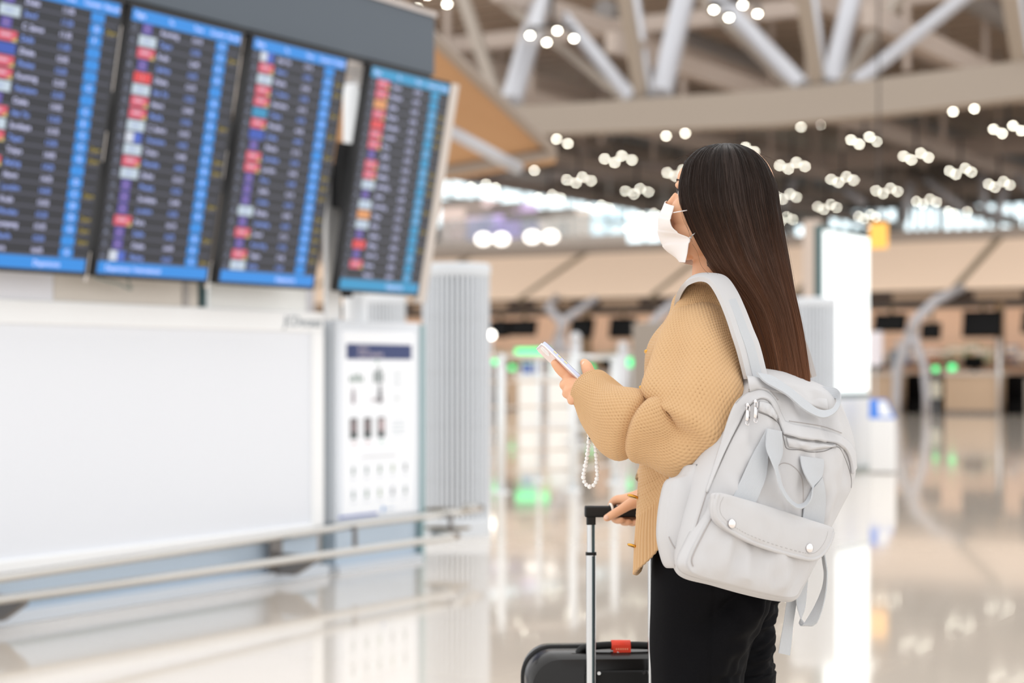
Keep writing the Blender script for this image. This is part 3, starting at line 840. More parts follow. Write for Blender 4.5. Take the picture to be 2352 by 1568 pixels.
prect(.01 * u, .42 * u, .312, .325, (52, 88, 176)); prect(.46 * u, .49 * u, .325, .355, (90, 150, 210)); prect(.5 * u, .6 * u, .335, .343, (180, 196, 214))
tag(pr.build('print', attr_mat('poster_print', .5), kp, tint=True), kind='stuff')
for body, z, s in (('บริการ', 1.287, .03), ('Service Standards', 1.247, .032)):
    pass
me = text_mesh('Service\nService Standards', .036, 'LEFT', line=.98); me.transform(Matrix.Translation((.011, .205 * u, 1.287)) @ RM)
link('lettering', me, mat('print_white', (240, 228, 238), rough=.5), kp)

# ------------------------------------------------------------------ stainless guard rails in front
gr = thing('guard_rail', 'pair of polished steel guard rails running along the foot of the boards', 'guard rail', H(-6.0, 6.0), -TH)
def gl(p): a, b, z = hall(p); return Vector((a + 6.0, b - 6.0, z))
def rail_pts(L, z): return [gl(P(px, py, F_PX * (CAMZ - z) / (py - HY))) for px, py in L]
M_rail2 = mat('rail_polished', (196, 194, 190), rough=.14, metal=1.0)
up_ = rail_pts([(-260, 1366), (-60, 1336), (0, 1327), (400, 1268), (800, 1208), (960, 1188), (1050, 1176), (1105, 1166)], .285)
lo_ = rail_pts([(-260, 1414), (0, 1377), (400, 1322), (800, 1266), (1050, 1231)], .17)
up2 = [Vector(q) for q in catmull([list(p) for p in up_], 40)] + [up_[-1] + Vector((-.06, .05, 0)), up_[-1] + Vector((-.16, .05, 0))]
lo2 = [Vector(q) for q in catmull([list(p) for p in lo_], 30)] + [lo_[-1] + Vector((-.08, .06, 0)), lo_[-1] + Vector((-.22, .06, 0))]
MB().tube(up2, .021, 12).build('rail', M_rail2, gr, smooth=True)
MB().tube(lo2, .021, 12).build('rail', M_rail2, gr, smooth=True)
M_brk = mat('bracket_grey', (126, 122, 120), rough=.4, metal=.5)
for px in (-150, 66, 733):
    q = hall(hit_a(px, 1300, -6.0)); y = q[1] - 6.0
    MB().prism([(-.29, y - .022, .05), (-.16, y - .022, .05), (-.02, y - .022, .13), (-.02, y - .022, .168), (-.29, y - .022, .168)], (0, .044, 0)).build('bracket', M_brk, gr, bevel=.004)
    MB().box(-.31, -.29, y - .05, y + .05, 0, .25).build('bracket_plate', M_brk, gr)
for px in (815, 1035):
    q = hall(hit_a(px, 1250, -6.12)); y = q[1] - 6.0
    MB().tube([(-.12, y, .17), (-.12, y, .285)], .014, 8).build('spacer', M_brk, gr)
for k, (px, z) in enumerate(((1010, .29), (1010, .175))):
    q = hall(hit_a(px, 1200, -6.3)); y = q[1] - 6.0
    MB().box(-.4, -.15, y - .03, y + .12, z - .004, z + .012).build('end_plate', mat('plate_bronze', (126, 110, 84), rough=.3, metal=.6), gr)

# ------------------------------------------------------------------ header and its supports
M_trim = mat('header_trim', (190, 182, 178), rough=.35, metal=.2)
hd = thing('board_header', 'dark slate fascia board above the flight screens', 'fascia', H(-5.9, 4.0), -TH)
L = 8.94 - 4.0
MB().box(-.34, 0, 0, L, 2.895, 3.235).build('fascia_panel', M_slate, hd, bevel=.004)
MB().box(-.36, .012, -.01, L + .012, 3.235, 3.262).build('top_trim', M_trim, hd)
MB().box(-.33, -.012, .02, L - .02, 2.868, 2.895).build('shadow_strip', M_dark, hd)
MB().box(-.30, -.02, .02, L - .02, 2.85, 2.868).build('lower_trim', M_trim, hd)
M_post = mat('post_grey', (176, 172, 170), rough=.45)
for y in (.6, 8.12 - 4.0):
    MB().box(-.64, -.52, y - .16, y + .08, 1.5, 2.84).build('post', M_post, hd)
    MB().box(-.52, -.50, y + .0, y + .075, 1.5, 2.3).build('post_strip', M_frame, hd)
    MB().box(-.6, -.34, y - .08, y + .05, 2.80, 3.1).build('post_arm', M_post, hd)
# panels seen in the strip between screens and lightbox
bp = thing('backing_wall', 'pale panelled strip between the flight screens and the lightbox', 'panel', H(-6.31, 4.2, 1.50), -TH)
def by(px): return hall(hit_a(px, 650, -6.31))[1] - 4.2
for y0, y1, c in ((0, by(122), (240, 242, 250)), (by(124), by(455), (222, 216, 208)), (by(482), by(702), (244, 247, 247))):
    MB().box(-.03, 0, y0, y1, 0, .24).build('panel', mat('backing_%d' % c[2], c, rough=.5), bp)
y = by(463); MB().box(-.02, .02, y - .016, y + .016, 0, .26).build('upright', mat('upright_teal', (60, 88, 92), rough=.4), bp)
y = by(425); MB().box(-.02, .012, y - .022, y + .022, 0, .26).build('upright', M_post, bp)
s0, s1 = hall(hit_a(750, 500, -6.33))[1] - 4.0, hall(hit_a(781, 500, -6.33))[1] - 4.0
MB().box(-.45, -.425, s0, s1, 1.46, 2.36).build('pale_upright', M_frame, hd)
q = hall(P(816, 850, 11.3))
MB().tube([(q[0] + 5.9, q[1] - 4.0, 0), (q[0] + 5.9, q[1] - 4.0, 2.93)], .075, 20).build('round_post', M_frame, hd, smooth=True)
MB().box(q[0] + 5.85, -.3, q[1] - 4.05, q[1] - 3.97, 2.9, 2.97).build('post_arm', M_post, hd)

# ------------------------------------------------------------------ four flight screens
XA, ZB, XT, ZT = -6.10, 1.62, -5.868, 2.856
TILT = math.atan2(XT - XA, ZT - ZB); SH = math.hypot(XT - XA, ZT - ZB)
CITY = ['Dubai', 'Seoul', 'C. Samui', 'Delhi', 'Dhaka', 'Phuket', 'Kunming', 'Vientiane', 'Osaka', 'Hat Yai', 'Surabaya', 'Taipei', 'Tokyo', 'Beijing', 'Hanoi', 'London', 'Krabi', 'Mumbai', 'Lampang', 'Manila', 'Paris', 'Sydney']
PU, WH, RE, BL, CY, ORG, RW, WB, NO = (96, 78, 176), (206, 222, 236), (228, 78, 104), (40, 84, 190), (24, 150, 200), (238, 160, 96), (236, 60, 66), 'wb', None
LOGOS = {1: [PU, WH, PU, RE, BL, RE, RE, WH, PU, RE, WH, RE, PU, RE, PU, WH, PU, RE, PU, RE, WB],
         2: [PU, WH, RE, PU, RW, WH, RE, RE, WH, WB, WH, RE, WH, PU, PU, PU, RE, PU, PU, WB],
         3: [WB, RE, WH, RE, RE, CY, RE, BL, PU, RE, RE, PU, PU, PU, WH, PU, RE, PU, RE, WH],
         4: [RE, RE, ORG, RE, RW, RE, RE, PU, RE, RE, WH, PU, WH, ORG, WH, PU, RW, PU, RE, NO]}
YEL = {1: [0, 1, 0, 0, 0, 0, 0, 0, 0, 0, 0, 1, 1, 0, 0, 1, 0, 1, 1, 1, 0], 2: [0, 1, 0, 0, 0, 0, 0, 1, 0, 0, 1, 1, 0, 0, 1, 0, 0, 1, 0, 1, 0],
       3: [0, 1, 1, 0, 1, 0, 1, 0, 1, 0, 1, 1, 1, 0, 1, 1, 1, 1, 1, 0, 0], 4: [0, 0, 1, 1, 1, 1, 0, 0, 1, 1, 1, 0, 1, 0, 1, 0, 1, 0, 0, 0]}
M_disp = mat('screen_glass', (26, 29, 36), rough=.16, emit=.13, ecol=(66, 74, 94))
M_gfx = attr_mat('screen_graphics', .3, .86)
M_txt = mat('screen_text', (196, 200, 236), emit=.8, ecol=(186, 192, 236))
M_txb = mat('screen_text_blue', (110, 140, 222), emit=.75, ecol=(128, 158, 236))
M_txy = mat('screen_text_yellow', (150, 134, 44), emit=.7, ecol=(150, 130, 40))
M_txg = mat('screen_text_grey', (130, 136, 160), emit=.4, ecol=(130, 140, 170))
LEFTB = {1: 6.287 - .80, 2: 6.349, 3: 7.234, 4: 8.26}
LAB = {1: 'dark flight information screen cut off by the left picture edge', 2: 'second flight information screen from the left, directly under the fascia',
       3: 'third flight information screen from the left, beside the wide gap', 4: 'rightmost flight information screen, set apart with a pale side frame'}
SW = .80
for k in (1, 2, 3, 4):
    t = thing('flight_screen', LAB[k], 'screen', H(XA, LEFTB[k], ZB), 0, 'flight information screens')
    xax = D; yax = (E * math.sin(TILT) + UP * math.cos(TILT)).normalized(); zax = xax.cross(yax)
    Mx = Matrix((xax, yax, zax)).transposed()
    t.rotation_euler = Mx.to_euler()
    MB().rbox(-.012, SW + .012, -.012, SH + .012, -.045, -.002, .01, 'z', 2).build('casing', M_dark, t)
    MB().rect(0, SW, 0, SH, 0).build('display', M_disp, t)
    g = MB(); z = .0015
    n = len(LOGOS[k]); hdh, fth = .062, .066
    blu = (8, 146, 240) if k < 4 else (24, 156, 210)
    g.color(blu).rect(.01, SW - .012, SH - hdh, SH - .006, z)
    g.color(blu).rect(.01, SW - .012, .008, fth, z)
    rowh = (SH - hdh - fth) / n
    gx0, gx1 = .615, .70
    lg = []; tm = []; ct = []; ctb = []; yl = []; gt = []
    for i in range(n):
        y1 = SH - hdh - i * rowh; y0 = y1 - rowh
        g.color((72, 74, 92)).rect(.01, SW - .015, y0 + .002, y0 + rowh * .2, z * .5)
        g.color(blu).rect(gx0, gx1, y0 + rowh * .12, y1 - rowh * .12, z)
        g.color(tuple(int(c * .72) for c in blu)).rect(gx0 + .016, gx1 - .016, y0 - rowh * .12, y0 + rowh * .12, z * .9)
        c = LOGOS[k][i]; lx0, lx1 = .075 + .0, .075 + .118
        if c == 'wb':
            g.color((220, 226, 240)).rect(lx0, lx0 + .055, y0 + rowh * .1, y1 - rowh * .06, z); g.color((64, 100, 206)).rect(lx0 + .055, lx1 - .01, y0 + rowh * .1, y1 - rowh * .06, z)
        elif c is not None:
            sh = .04 if c == PU else 0
            g.color(c).rect(lx0 + sh * .4, lx1 - sh, y0 + rowh * .1, y1 - rowh * .06, z)
            if c == RE:
                g.color((222, 196, 110)).add([(lx1 - .035, y0 + rowh * .1, z * 2), (lx1, y0 + rowh * .1, z * 2), (lx1, y0 + rowh * .5, z * 2)], [(0, 1, 2)])
                g.color((238, 176, 196)).rect(lx0 + .02, lx1 - .035, y0 + rowh * .45, y0 + rowh * .72, z * 2)
            if c == PU: g.color((160, 134, 176)).rect(lx0 + .035, lx1 - .065, y0 + rowh * .38, y0 + rowh * .66, z * 2)
            if c == WH: g.color((170, 186, 226)).rect(lx0 + .03, lx1 - .04, y0 + rowh * .42, y0 + rowh * .62, z * 2)
            if c == RW: g.color((244, 210, 220)).rect(lx0 + .055, lx1 - .06, y0 + rowh * .2, y1 - rowh * .15, z * 2)
    tag(g.build('graphics', M_gfx, t, tint=True), kind='stuff')
    R_ = random.Random(20 + k)
    def column(name, rows, x, size, m, align='LEFT'):
        me = bpy.data.meshes.new(name); vs = []; fs = []
        for i, s in rows:
            tm_ = text_mesh(s, size, align)
            y0 = SH - hdh - (i + 1) * rowh + rowh * .3
            nV = len(vs)
            vs += [(v.co.x + x, v.co.y + y0, z * 2.2) for v in tm_.vertices]; fs += [[q + nV for q in p.vertices] for p in tm_.polygons]
            bpy.data.meshes.remove(tm_)
        me.from_pydata(vs, [], fs); me.update()
        link(name, me, m, t)['kind'] = 'stuff'
    ci = [(i, CITY[(i * 5 + k * 3) % 22] if k > 1 else CITY[i % 22]) for i in range(n)]
    tm = [(i, '%02d:%02d' % (10 + (i // 4 + k) % 13, (i * 15 + 5 * k) % 60)) for i in range(n)]
    column('city_names', [c for c in ci if c[0] % 2 == 0], .215, .035, M_txt)
    column('city_names', [c for c in ci if c[0] % 2], .215, .035, M_txb if k < 4 else M_txt)
    column('times', [c for c in tm if c[0] % 2 == 0], .435, .033, M_txt)
    column('times', [c for c in tm if c[0] % 2], .435, .033, M_txb if k < 4 else M_txt)
    column('flight_numbers', [(i, '%02d' % R_.randint(10, 99)) for i in range(n)], .018, .03, M_txg)
    column('gates', [(i, R_.choice('CDEFG')) for i in range(n) if R_.random() < .72], .645, .036, M_txt)
    column('status', [(i, 'Open') for i in range(n) if YEL[k][i]], .715, .03, M_txy)
    for s, xx in (('Flight', .03), ('To', .26), ('Time', .44), ('Counter', .56), ('Remark', .69)):
        me = text_mesh(s, .032); me.transform(Matrix.Translation((xx, SH - hdh + .018, z * 2.2))); link('heading', me, M_txt, t)
    if k < 3:
        me = text_mesh('Departures' if k == 1 else 'Departures / International', .036); me.transform(Matrix.Translation((.46 if k == 1 else .06, .024, z * 2.2))); link('footer_text', me, M_txt, t)
    else:
        me = text_mesh('Departures', .036); me.transform(Matrix.Translation((.46, .024, z * 2.2))); link('footer_text', me, M_txt, t)
    MB().box(SW * .3, SW * .7, SH * .35, SH * .65, -.34, -.045).build('wall_mount', M_dark, t)
    if k < 3:
        for q0, q1 in ((-.03, .08), (.42, .53), (.68, .92)): MB().box(SW + .017, SW + .030, SH * q0, SH * q1, -.03, -.014).build('gap_highlight', mat('highlight_pale', (214, 208, 204), rough=.25, metal=.5), t)  # pale bars added to imitate bright light showing through between the screens
    if k == 4:
        MB().box(SW + .013, SW + .115, -.05, SH + .01, -.035, -.012).build('side_frame', mat('side_pale', (206, 198, 192), rough=.4), t)
# black driver unit with status lights beside the fourth screen
t = thing('driver_box', 'tall black box with tiny orange lights between the third and fourth screens', 'electronics box', H(-6.36, hall(hit_a(794, 500, -6.36))[1], 1.60), -TH)
MB().box(-.12, 0, -.02, .07, 0, .72).build('case', M_black, t)
for i in range(11): MB().ball((.004, .015, .10 + i * .052), .008, 8, 5).build('status_light', mat('status_orange', (220, 130, 90), emit=.8), t)
MB().box(-.1, -.06, -.09, -.02, .2, .4).build('fixing_arm', M_post, t)
t = thing('board_camera', 'small black camera bracket in the gap beside the fourth screen', 'camera', H(-6.3, 8.19, 2.42), -TH)
MB().rbox(-.06, .05, -.03, .03, 0, .09, .012).build('body', M_black, t)
MB().tube([(.05, 0, .045), (.08, 0, .04)], .018, 10).build('lens', M_black, t)
MB().box(-.2, -.06, -.015, .1, .01, .04).build('arm', M_black, t)
# cable hanging below the second screen
cb = MB().tube([Vector(q) for q in catmull([list(hit_a(px, py, -6.2)) for px, py in ((212, 610), (216, 634), (240, 644), (272, 652), (300, 664), (296, 650), (290, 628))], 30)], .007, 8)
tag(cb.build('loose_cable', mat('cable_grey', (150, 156, 150), rough=.5), None, smooth=True), 'loose grey cable drooping below the second screen', 'cable')
cb = MB().tube([hit_a(632, 654, -6.4), hit_a(612, 690, -6.4), hit_a(600, 722, -6.4)], .008, 8)
tag(cb.build('loose_cable', MATS['cable_grey'], None, smooth=True), 'short grey cable below the third screen', 'cable')
# ================================================================== THE WOMAN
FA = math.radians(65)
F = Vector((-math.sin(FA), math.cos(FA), 0)); L_ = Vector((-math.cos(FA), -math.sin(FA), 0)); R_ = -L_
person = thing('person', 'woman in tan knitted cardigan and white mask looking up at the screens', 'person', (P(1640, 850, 3.68).x, 3.68, 0))
M_skin = mat('skin', (230, 178, 142), rough=.5, sss=.12, var=.03, vscale=14)
PXM = 3.5 / F_PX

# ---- knit stitch relief
def knit(u, v, A):
    row = np.floor(v); best = np.zeros(np.broadcast(u, v).shape)
    for k in (-1, 0, 1):                     # overlapping oval stitches, every other row shifted by half a stitch
        r = row + k
        du = (((u + .5 * np.mod(r, 2)) % 1.0) - .5) * 2.0; dv = (v - (r + .5)) / .98; du = du / .96
        best = np.maximum(best, np.sqrt(np.maximum(0, 1 - du * du - dv * dv)))
    return A * best
def arclen_v(G):
    d = np.linalg.norm(np.diff(G, axis=0), axis=2).mean(1); return np.concatenate([[0], np.cumsum(d)])
def bumpg(x, c, w): return np.exp(-((x - c) / w) ** 2)
def sstep(x, a, b):
    t = np.clip((x - a) / (b - a), 0, 1); return t * t * (3 - 2 * t)
M_knit = mat('tan_knit', (208, 170, 126), rough=.95, sheen=.25, bump=.25, bscale=900, spec=.15)

# ---- head
FH = math.radians(73)
hf = Vector((-math.sin(FH), math.cos(FH), 0)); pit = math.radians(6)
hl = Vector((-math.cos(FH), -math.sin(FH), 0))
hfw = (hf * math.cos(pit) + UP * math.sin(pit)).normalized(); hup = (UP * math.cos(pit) - hf * math.sin(pit)).normalized()
HC = P(1662, 468, 3.63)
def hp(f, s, u): return HC + hfw * f + hl * s + hup * u
MH = Matrix((hfw, hl, hup)).transposed().to_4x4(); MH.translation = HC
hd_ = []
def hball(f, s, u, r): hd_.append(MB().ball((f, s, u), r, 28, 18, MH))
hball(-.006, 0, .028, (.095, .073, .092)); hball(.022, 0, -.012, (.074, .064, .09)); hball(.030, 0, -.052, (.060, .050, .062))
hball(.044, 0, -.03, (.058, .056, .078)); hball(.034, 0, -.07, (.056, .05, .042)); hball(.066, 0, -.100, (.024, .024, .018)); hball(.06, 0, .04, (.038, .05, .04))
for s in (-1, 1):
    hball(.058, s * .036, -.024, (.040, .026, .036)); hball(.046, s * .036, -.058, (.042, .020, .034)); hball(.02, s * .042, -.058, (.034, .016, .034))
    hball(-.008, s * .071, -.012, (.018, .008, .03)); hball(.082, s * .024, .028, (.014, .022, .009))
hd_.append(MB().tube([hp(.094, 0, .012), hp(.106, 0, -.012), hp(.113, 0, -.03)], [.008, .011, .013], 14)); hball(.104, 0, -.033, (.013, .017, .01))
hball(.092, 0, -.064, (.011, .022, .007)); hball(.088, 0, -.075, (.011, .02, .008))
neck = tube_grid([P(1662, 520, 3.65), P(1650, 590, 3.655), P(1646, 645, 3.665), P(1652, 700, 3.685)], [.052, .050, .049, .045], 28, 16, (0, 1, 0))
# ---- trunk, limbs
LS, LE, LW = P(1622, 775, 3.55), P(1585, 1000, 3.44), P(1362, 900, 3.555)
_c = P(1650, 700, 3.68); RS = LS - L_ * (2 * (LS - _c).dot(L_)) - UP * .01; RW = P(1484, 1140, 3.935); RE_ = (RS + RW) * .5 + Vector((.05, .03, 0)) 
def tor(px, z, rf, rl, Y=3.68, e=2.2): return (Vector(((px - CX) / F_PX * Y, Y, z)), F * rf, L_ * rl, e)
trunk = ring_loft([tor(1640, 1.33, .045, .055), tor(1652, 1.28, .034, .10), tor(1648, 1.20, .062, .13), tor(1640, 1.08, .095, .14), tor(1632, .95, .09, .125), tor(1640, .80, .09, .115), tor(1645, .70, .085, .11)], 40, 40)
legs = []
for s, fx in ((1, .01), (-1, -.03)):
    top = P(1622, 0, 3.645) if s > 0 else P(1688, 0, 3.785)
    top.z = .72
    legs.append(tube_grid([top, top + Vector((-.015 * s, 0, -.34)), top + Vector((-.015 * s, 0, -.64))], [.052, .045, .034], 20, 18, (0, 1, 0)))
    ft = top + Vector((-.015 * s, 0, -.66)); ft.z = .045
    legs.append(tube_grid([ft - F * .05, ft + F * .06, ft + F * .13], [.034, .034, .026], 16, 10, (0, 0, 1)))
arms = [tube_grid([LS, (LS + LE) * .5, LE], [.05, .043, .036], 20, 12, (0, 1, 0)), tube_grid([LE, (LE + LW) * .5, LW], [.038, .034, .026], 20, 12, (0, 1, 0)),
        tube_grid([RS, (RS + RE_) * .5, RE_], [.05, .043, .036], 20, 12, (0, 1, 0)), tube_grid([RE_, (RE_ + RW) * .5, RW], [.038, .033, .024], 20, 12, (0, 1, 0))]
# ---- hands
def fng(pts, rads, m=None): return tube_grid([P(*p) for p in pts], rads, 14, m or 4 * len(pts), (0, 1, 0.2))
hands = [  # left hand under the phone
    fng([(1366, 902, 3.555), (1340, 884, 3.56), (1314, 866, 3.575)], [.024, .018, .0125]),
    fng([(1366, 903, 3.55), (1336, 890, 3.55), (1306, 879, 3.555)], [.024, .019, .0125]),
    fng([(1366, 905, 3.545), (1336, 897, 3.54), (1308, 896, 3.54)], [.024, .018, .012]),
    fng([(1366, 906, 3.54), (1342, 908, 3.53), (1319, 911, 3.53)], [.023, .017, .011]),
    fng([(1316, 868, 3.57), (1297, 857, 3.565), (1284, 846, 3.56), (1274, 834, 3.556)], [.0125, .0112, .0098, .0078]),
    fng([(1306, 879, 3.555), (1296, 884, 3.56), (1297, 880, 3.585), (1308, 868, 3.605), (1318, 858, 3.61)], [.0115, .0098, .009, .0085, .0075]),
    fng([(1309, 896, 3.54), (1302, 904, 3.548), (1304, 899, 3.575), (1318, 886, 3.60), (1328, 876, 3.605)], [.011, .0095, .009, .0085, .0072]),
    fng([(1319, 911, 3.53), (1313, 920, 3.54), (1315, 916, 3.565), (1326, 904, 3.585), (1334, 896, 3.59)], [.010, .0085, .008, .0075, .0065]),
    fng([(1366, 890, 3.545), (1358, 868, 3.545), (1352, 853, 3.545), (1347, 841, 3.548), (1342, 833, 3.552)], [.019, .0145, .0125, .0118, .0088]),
    # right hand round the trolley handle
    fng([(1488, 1140, 3.935), (1462, 1145, 3.94), (1430, 1146, 3.952)], [.023, .019, .0105]),
    fng([(1488, 1140, 3.94), (1466, 1148, 3.955), (1442, 1150, 3.972)], [.023, .018, .0105]),
    fng([(1488, 1142, 3.945), (1470, 1152, 3.97), (1454, 1156, 3.985)], [.022, .017, .010]),
    fng([(1432, 1146, 3.952), (1416, 1148, 3.962), (1406, 1158, 3.972), (1404, 1176, 3.974), (1414, 1193, 3.962), (1428, 1195, 3.942)], [.0108, .0102, .0092, .0088, .0085, .0072]),
    fng([(1444, 1150, 3.972), (1432, 1152, 3.982), (1424, 1176, 3.982), (1430, 1197, 3.968), (1444, 1199, 3.944)], [.0105, .010, .009, .0086, .0074]),
    fng([(1456, 1156, 3.985), (1446, 1166, 3.992), (1444, 1190, 3.985), (1450, 1200, 3.965), (1462, 1199, 3.945)], [.010, .0095, .0088, .0082, .007]),
    fng([(1470, 1160, 3.98), (1462, 1172, 3.99), (1462, 1192, 3.982), (1468, 1200, 3.962), (1478, 1198, 3.945)], [.0095, .0088, .008, .0074, .0065]),
    fng([(1478, 1146, 3.925), (1450, 1156, 3.916), (1428, 1169, 3.912), (1410, 1180, 3.912), (1394, 1189, 3.915)], [.018, .0128, .0105, .0098, .0082])]
body_me = remeshed(join_grids('body_base', hd_ + [neck, trunk] + legs + arms + hands), .0027, 3, .5)
body_me.name = 'body'
body = link('body', body_me, M_skin, person, True, inv=True)
# thumb nails, eyes, lashes, brows
M_nail = mat('nail', (246, 206, 186), rough=.25)
for c, r, yaw in ((P(1393, 1188, 3.9065), (.006, .002, .0045), .4), (P(1341, 836, 3.543), (.0045, .002, .0055), .2)):
    MB().ball(c, r, 12, 6).build('thumb_nail', M_nail, person, True, inv=True)
for s in (-1, 1):
    e = MB().ball(hp(.0775, s * .031, .014), .0112, 16, 10).build('eye', mat('eye_white', (236, 232, 226), rough=.2), person, True, inv=True)
    q = MB().ball(hp(.0858, s * .0315, .0145), .0055, 12, 8).build('iris', mat('iris_brown', (46, 28, 18), rough=.15), e, True, inv=True)
    MB().tube([hp(.084, s * .018, .018), hp(.0905, s * .031, .0195), hp(.083, s * .044, .015)], [.0006, .0014, .0006], 6).build('eyelashes', mat('lash_black', (20, 14, 12), rough=.6), person, True, inv=True)
    MB().tube([hp(.0955, s * .014, .035), hp(.0925, s * .03, .0385), hp(.078, s * .047, .035)], [.001, .0018, .0008], 6).build('eyebrow', mat('brow_brown', (60, 40, 30), rough=.8), person, True, inv=True)

# ---- face mask: near half from the photograph's outline, far half mirrored through the head's middle plane
M_mask = mat('mask_white', (240, 233, 230), rough=.8, sss=.05, bump=.15, bscale=700)
rows = [((1531, 461), (1549, 473)), ((1524, 476), (1545, 488)), ((1516, 495), (1541, 504)), ((1512, 515), (1545, 521)), ((1511, 530), (1559, 534)), ((1515, 548), (1584, 546)), ((1525, 567), (1583, 562)), ((1546, 586), (1579, 582)), ((1571, 602), (1574, 603))]
K = 14; grid = []
for (cx0, cy0), (ex, ey) in rows:
    fc = (cx0 - 1662) * 3.63 / F_PX
    Yc = 3.63 + (-fc) * .25
    c = P(cx0, cy0, Yc); e = P(ex, ey, 3.63 - .066 + max(0, (1662 - ex)) * 3.63 / F_PX * .13)
    d = (c - HC).dot(hl); c = c - hl * d                # centre line lies on the middle plane
    row = []
    for k in range(K + 1):
        t = k / K
        m = c.lerp(e, t) + (hfw * .010) * math.sin(math.pi * t) 
        row.append(m)
    mir = [p - hl * 2 * (p - HC).dot(hl) for p in row[1:]]
    grid.append(mir[::-1] + row)
A = np.array([[list(p) for p in r] for r in grid]).reshape(len(grid), -1)
G = catmull(A, 60).reshape(60, -1, 3)
vv = np.linspace(0, 1, 60)[:, None]
N = grid_normals(G, False)
if (N[30, K] @ np.array(hfw)) < 0: N = -N
pleat = .0016 * (1 - ((vv * 4.2) % 1.0)) * sstep(vv, .12, .2) * (1 - sstep(vv, .8, .9)) 
G = G + N * (pleat[..., None])
me = grid_mesh('face_mask', G, False)
mk = link('face_mask', me, M_mask, person, True, inv=True)
sm = mk.modifiers.new('solid', 'SOLIDIFY'); sm.thickness = .0014
for a, b, c in (((1547, 488), (1565, 485), (1584, 482)), ((1584, 547), (1590, 540), (1597, 535))):
    MB().tube([P(a[0], a[1], 3.572), P(b[0], b[1], 3.556), P(c[0], c[1], 3.58)], .0011, 8).build('ear_loop', M_mask, mk, True, inv=True)
MB().tube([P(1584, 546, 3.574), P(1588, 545, 3.572)], .002, 6).build('loop_weld', M_mask, mk, True, inv=True)

# ---- hair: a full fall of hair plus thousands of fine strands lying on it
HR = [(332, 1640, 1692, 3.63, .03), (338, 1618, 1712, 3.63, .045), (350, 1594, 1734, 3.63, .07), (372, 1573, 1757, 3.63, .086), (400, 1563, 1772, 3.63, .094), (432, 1558, 1784, 3.63, .098), (470, 1562, 1790, 3.63, .100),
      (505, 1574, 1796, 3.63, .098), (540, 1590, 1801, 3.63, .095), (580, 1611, 1808, 3.625, .090), (620, 1638, 1815, 3.615, .084), (660, 1674, 1822, 3.605, .076), (710, 1713, 1832, 3.592, .066), (760, 1735, 1842, 3.58, .056),
      (810, 1750, 1850, 3.57, .047), (855, 1760, 1857, 3.562, .04), (895, 1770, 1860, 3.557, .034), (912, 1778, 1860, 3.555, .028)]
rings = []
for py, xl, xr, Yc, ry in HR:
    a, b = P(xl, py, Yc - ry * .35), P(xr, py, Yc - ry * .2)
    c = (a + b) * .5; c.y = Yc
    rings.append((c, Vector(((b - a).x * .5, 0, 0)), Vector((0, ry, 0)), 2.7))
NV, NU = 150, 360
Gh = ring_loft(rings, NV, NU)
th = np.linspace(0, 2 * np.pi, NU, endpoint=False)[None]; vh = np.linspace(0, 1, NV)[:, None]
Nh = grid_normals(Gh)
if (Nh[60, 0] @ np.array([1, 0, 0])) < 0: Nh = -Nh
rr = np.random.RandomState(3)
amp = np.clip(vh * 1.3, .12, 1)
rid = np.zeros((NV, NU))
for fr, a in ((5, .004), (9, .0035), (17, .0026), (31, .0014), (53, .0006), (88, .0003)):
    ph = rr.uniform(0, 6.28); dr = rr.uniform(-2.2, 2.2)
    rid += a * np.sin(fr * th + ph + dr * 2 * vh + .7 * np.sin(3 * vh + ph))
tip = sstep(vh, .9, 1.0)
Gb = Gh + Nh * (rid * amp * .55)[..., None]
Gb[:, :, 2] -= (tip * (.012 * np.sin(23 * th) + .008 * np.sin(61 * th + 1)))
dl = Gb - np.array(HC); fq, sq, uq = dl @ np.array(hfw), dl @ np.array(hl), dl @ np.array(hup)
open_ = (1 - sstep(np.abs(sq), .044, .056)) * (1 - sstep(uq, .052, .074)) * sstep(uq, -.19, -.14) * (fq > .01)      # the parting over the face
Gb = Gb - np.array(hfw) * ((fq - .012) * open_)[..., None]
me = grid_mesh('hair', Gb, True, True, True)
set_uv(me, np.repeat(th / 6.2832, NV, 0), np.repeat(vh, NU, 1))
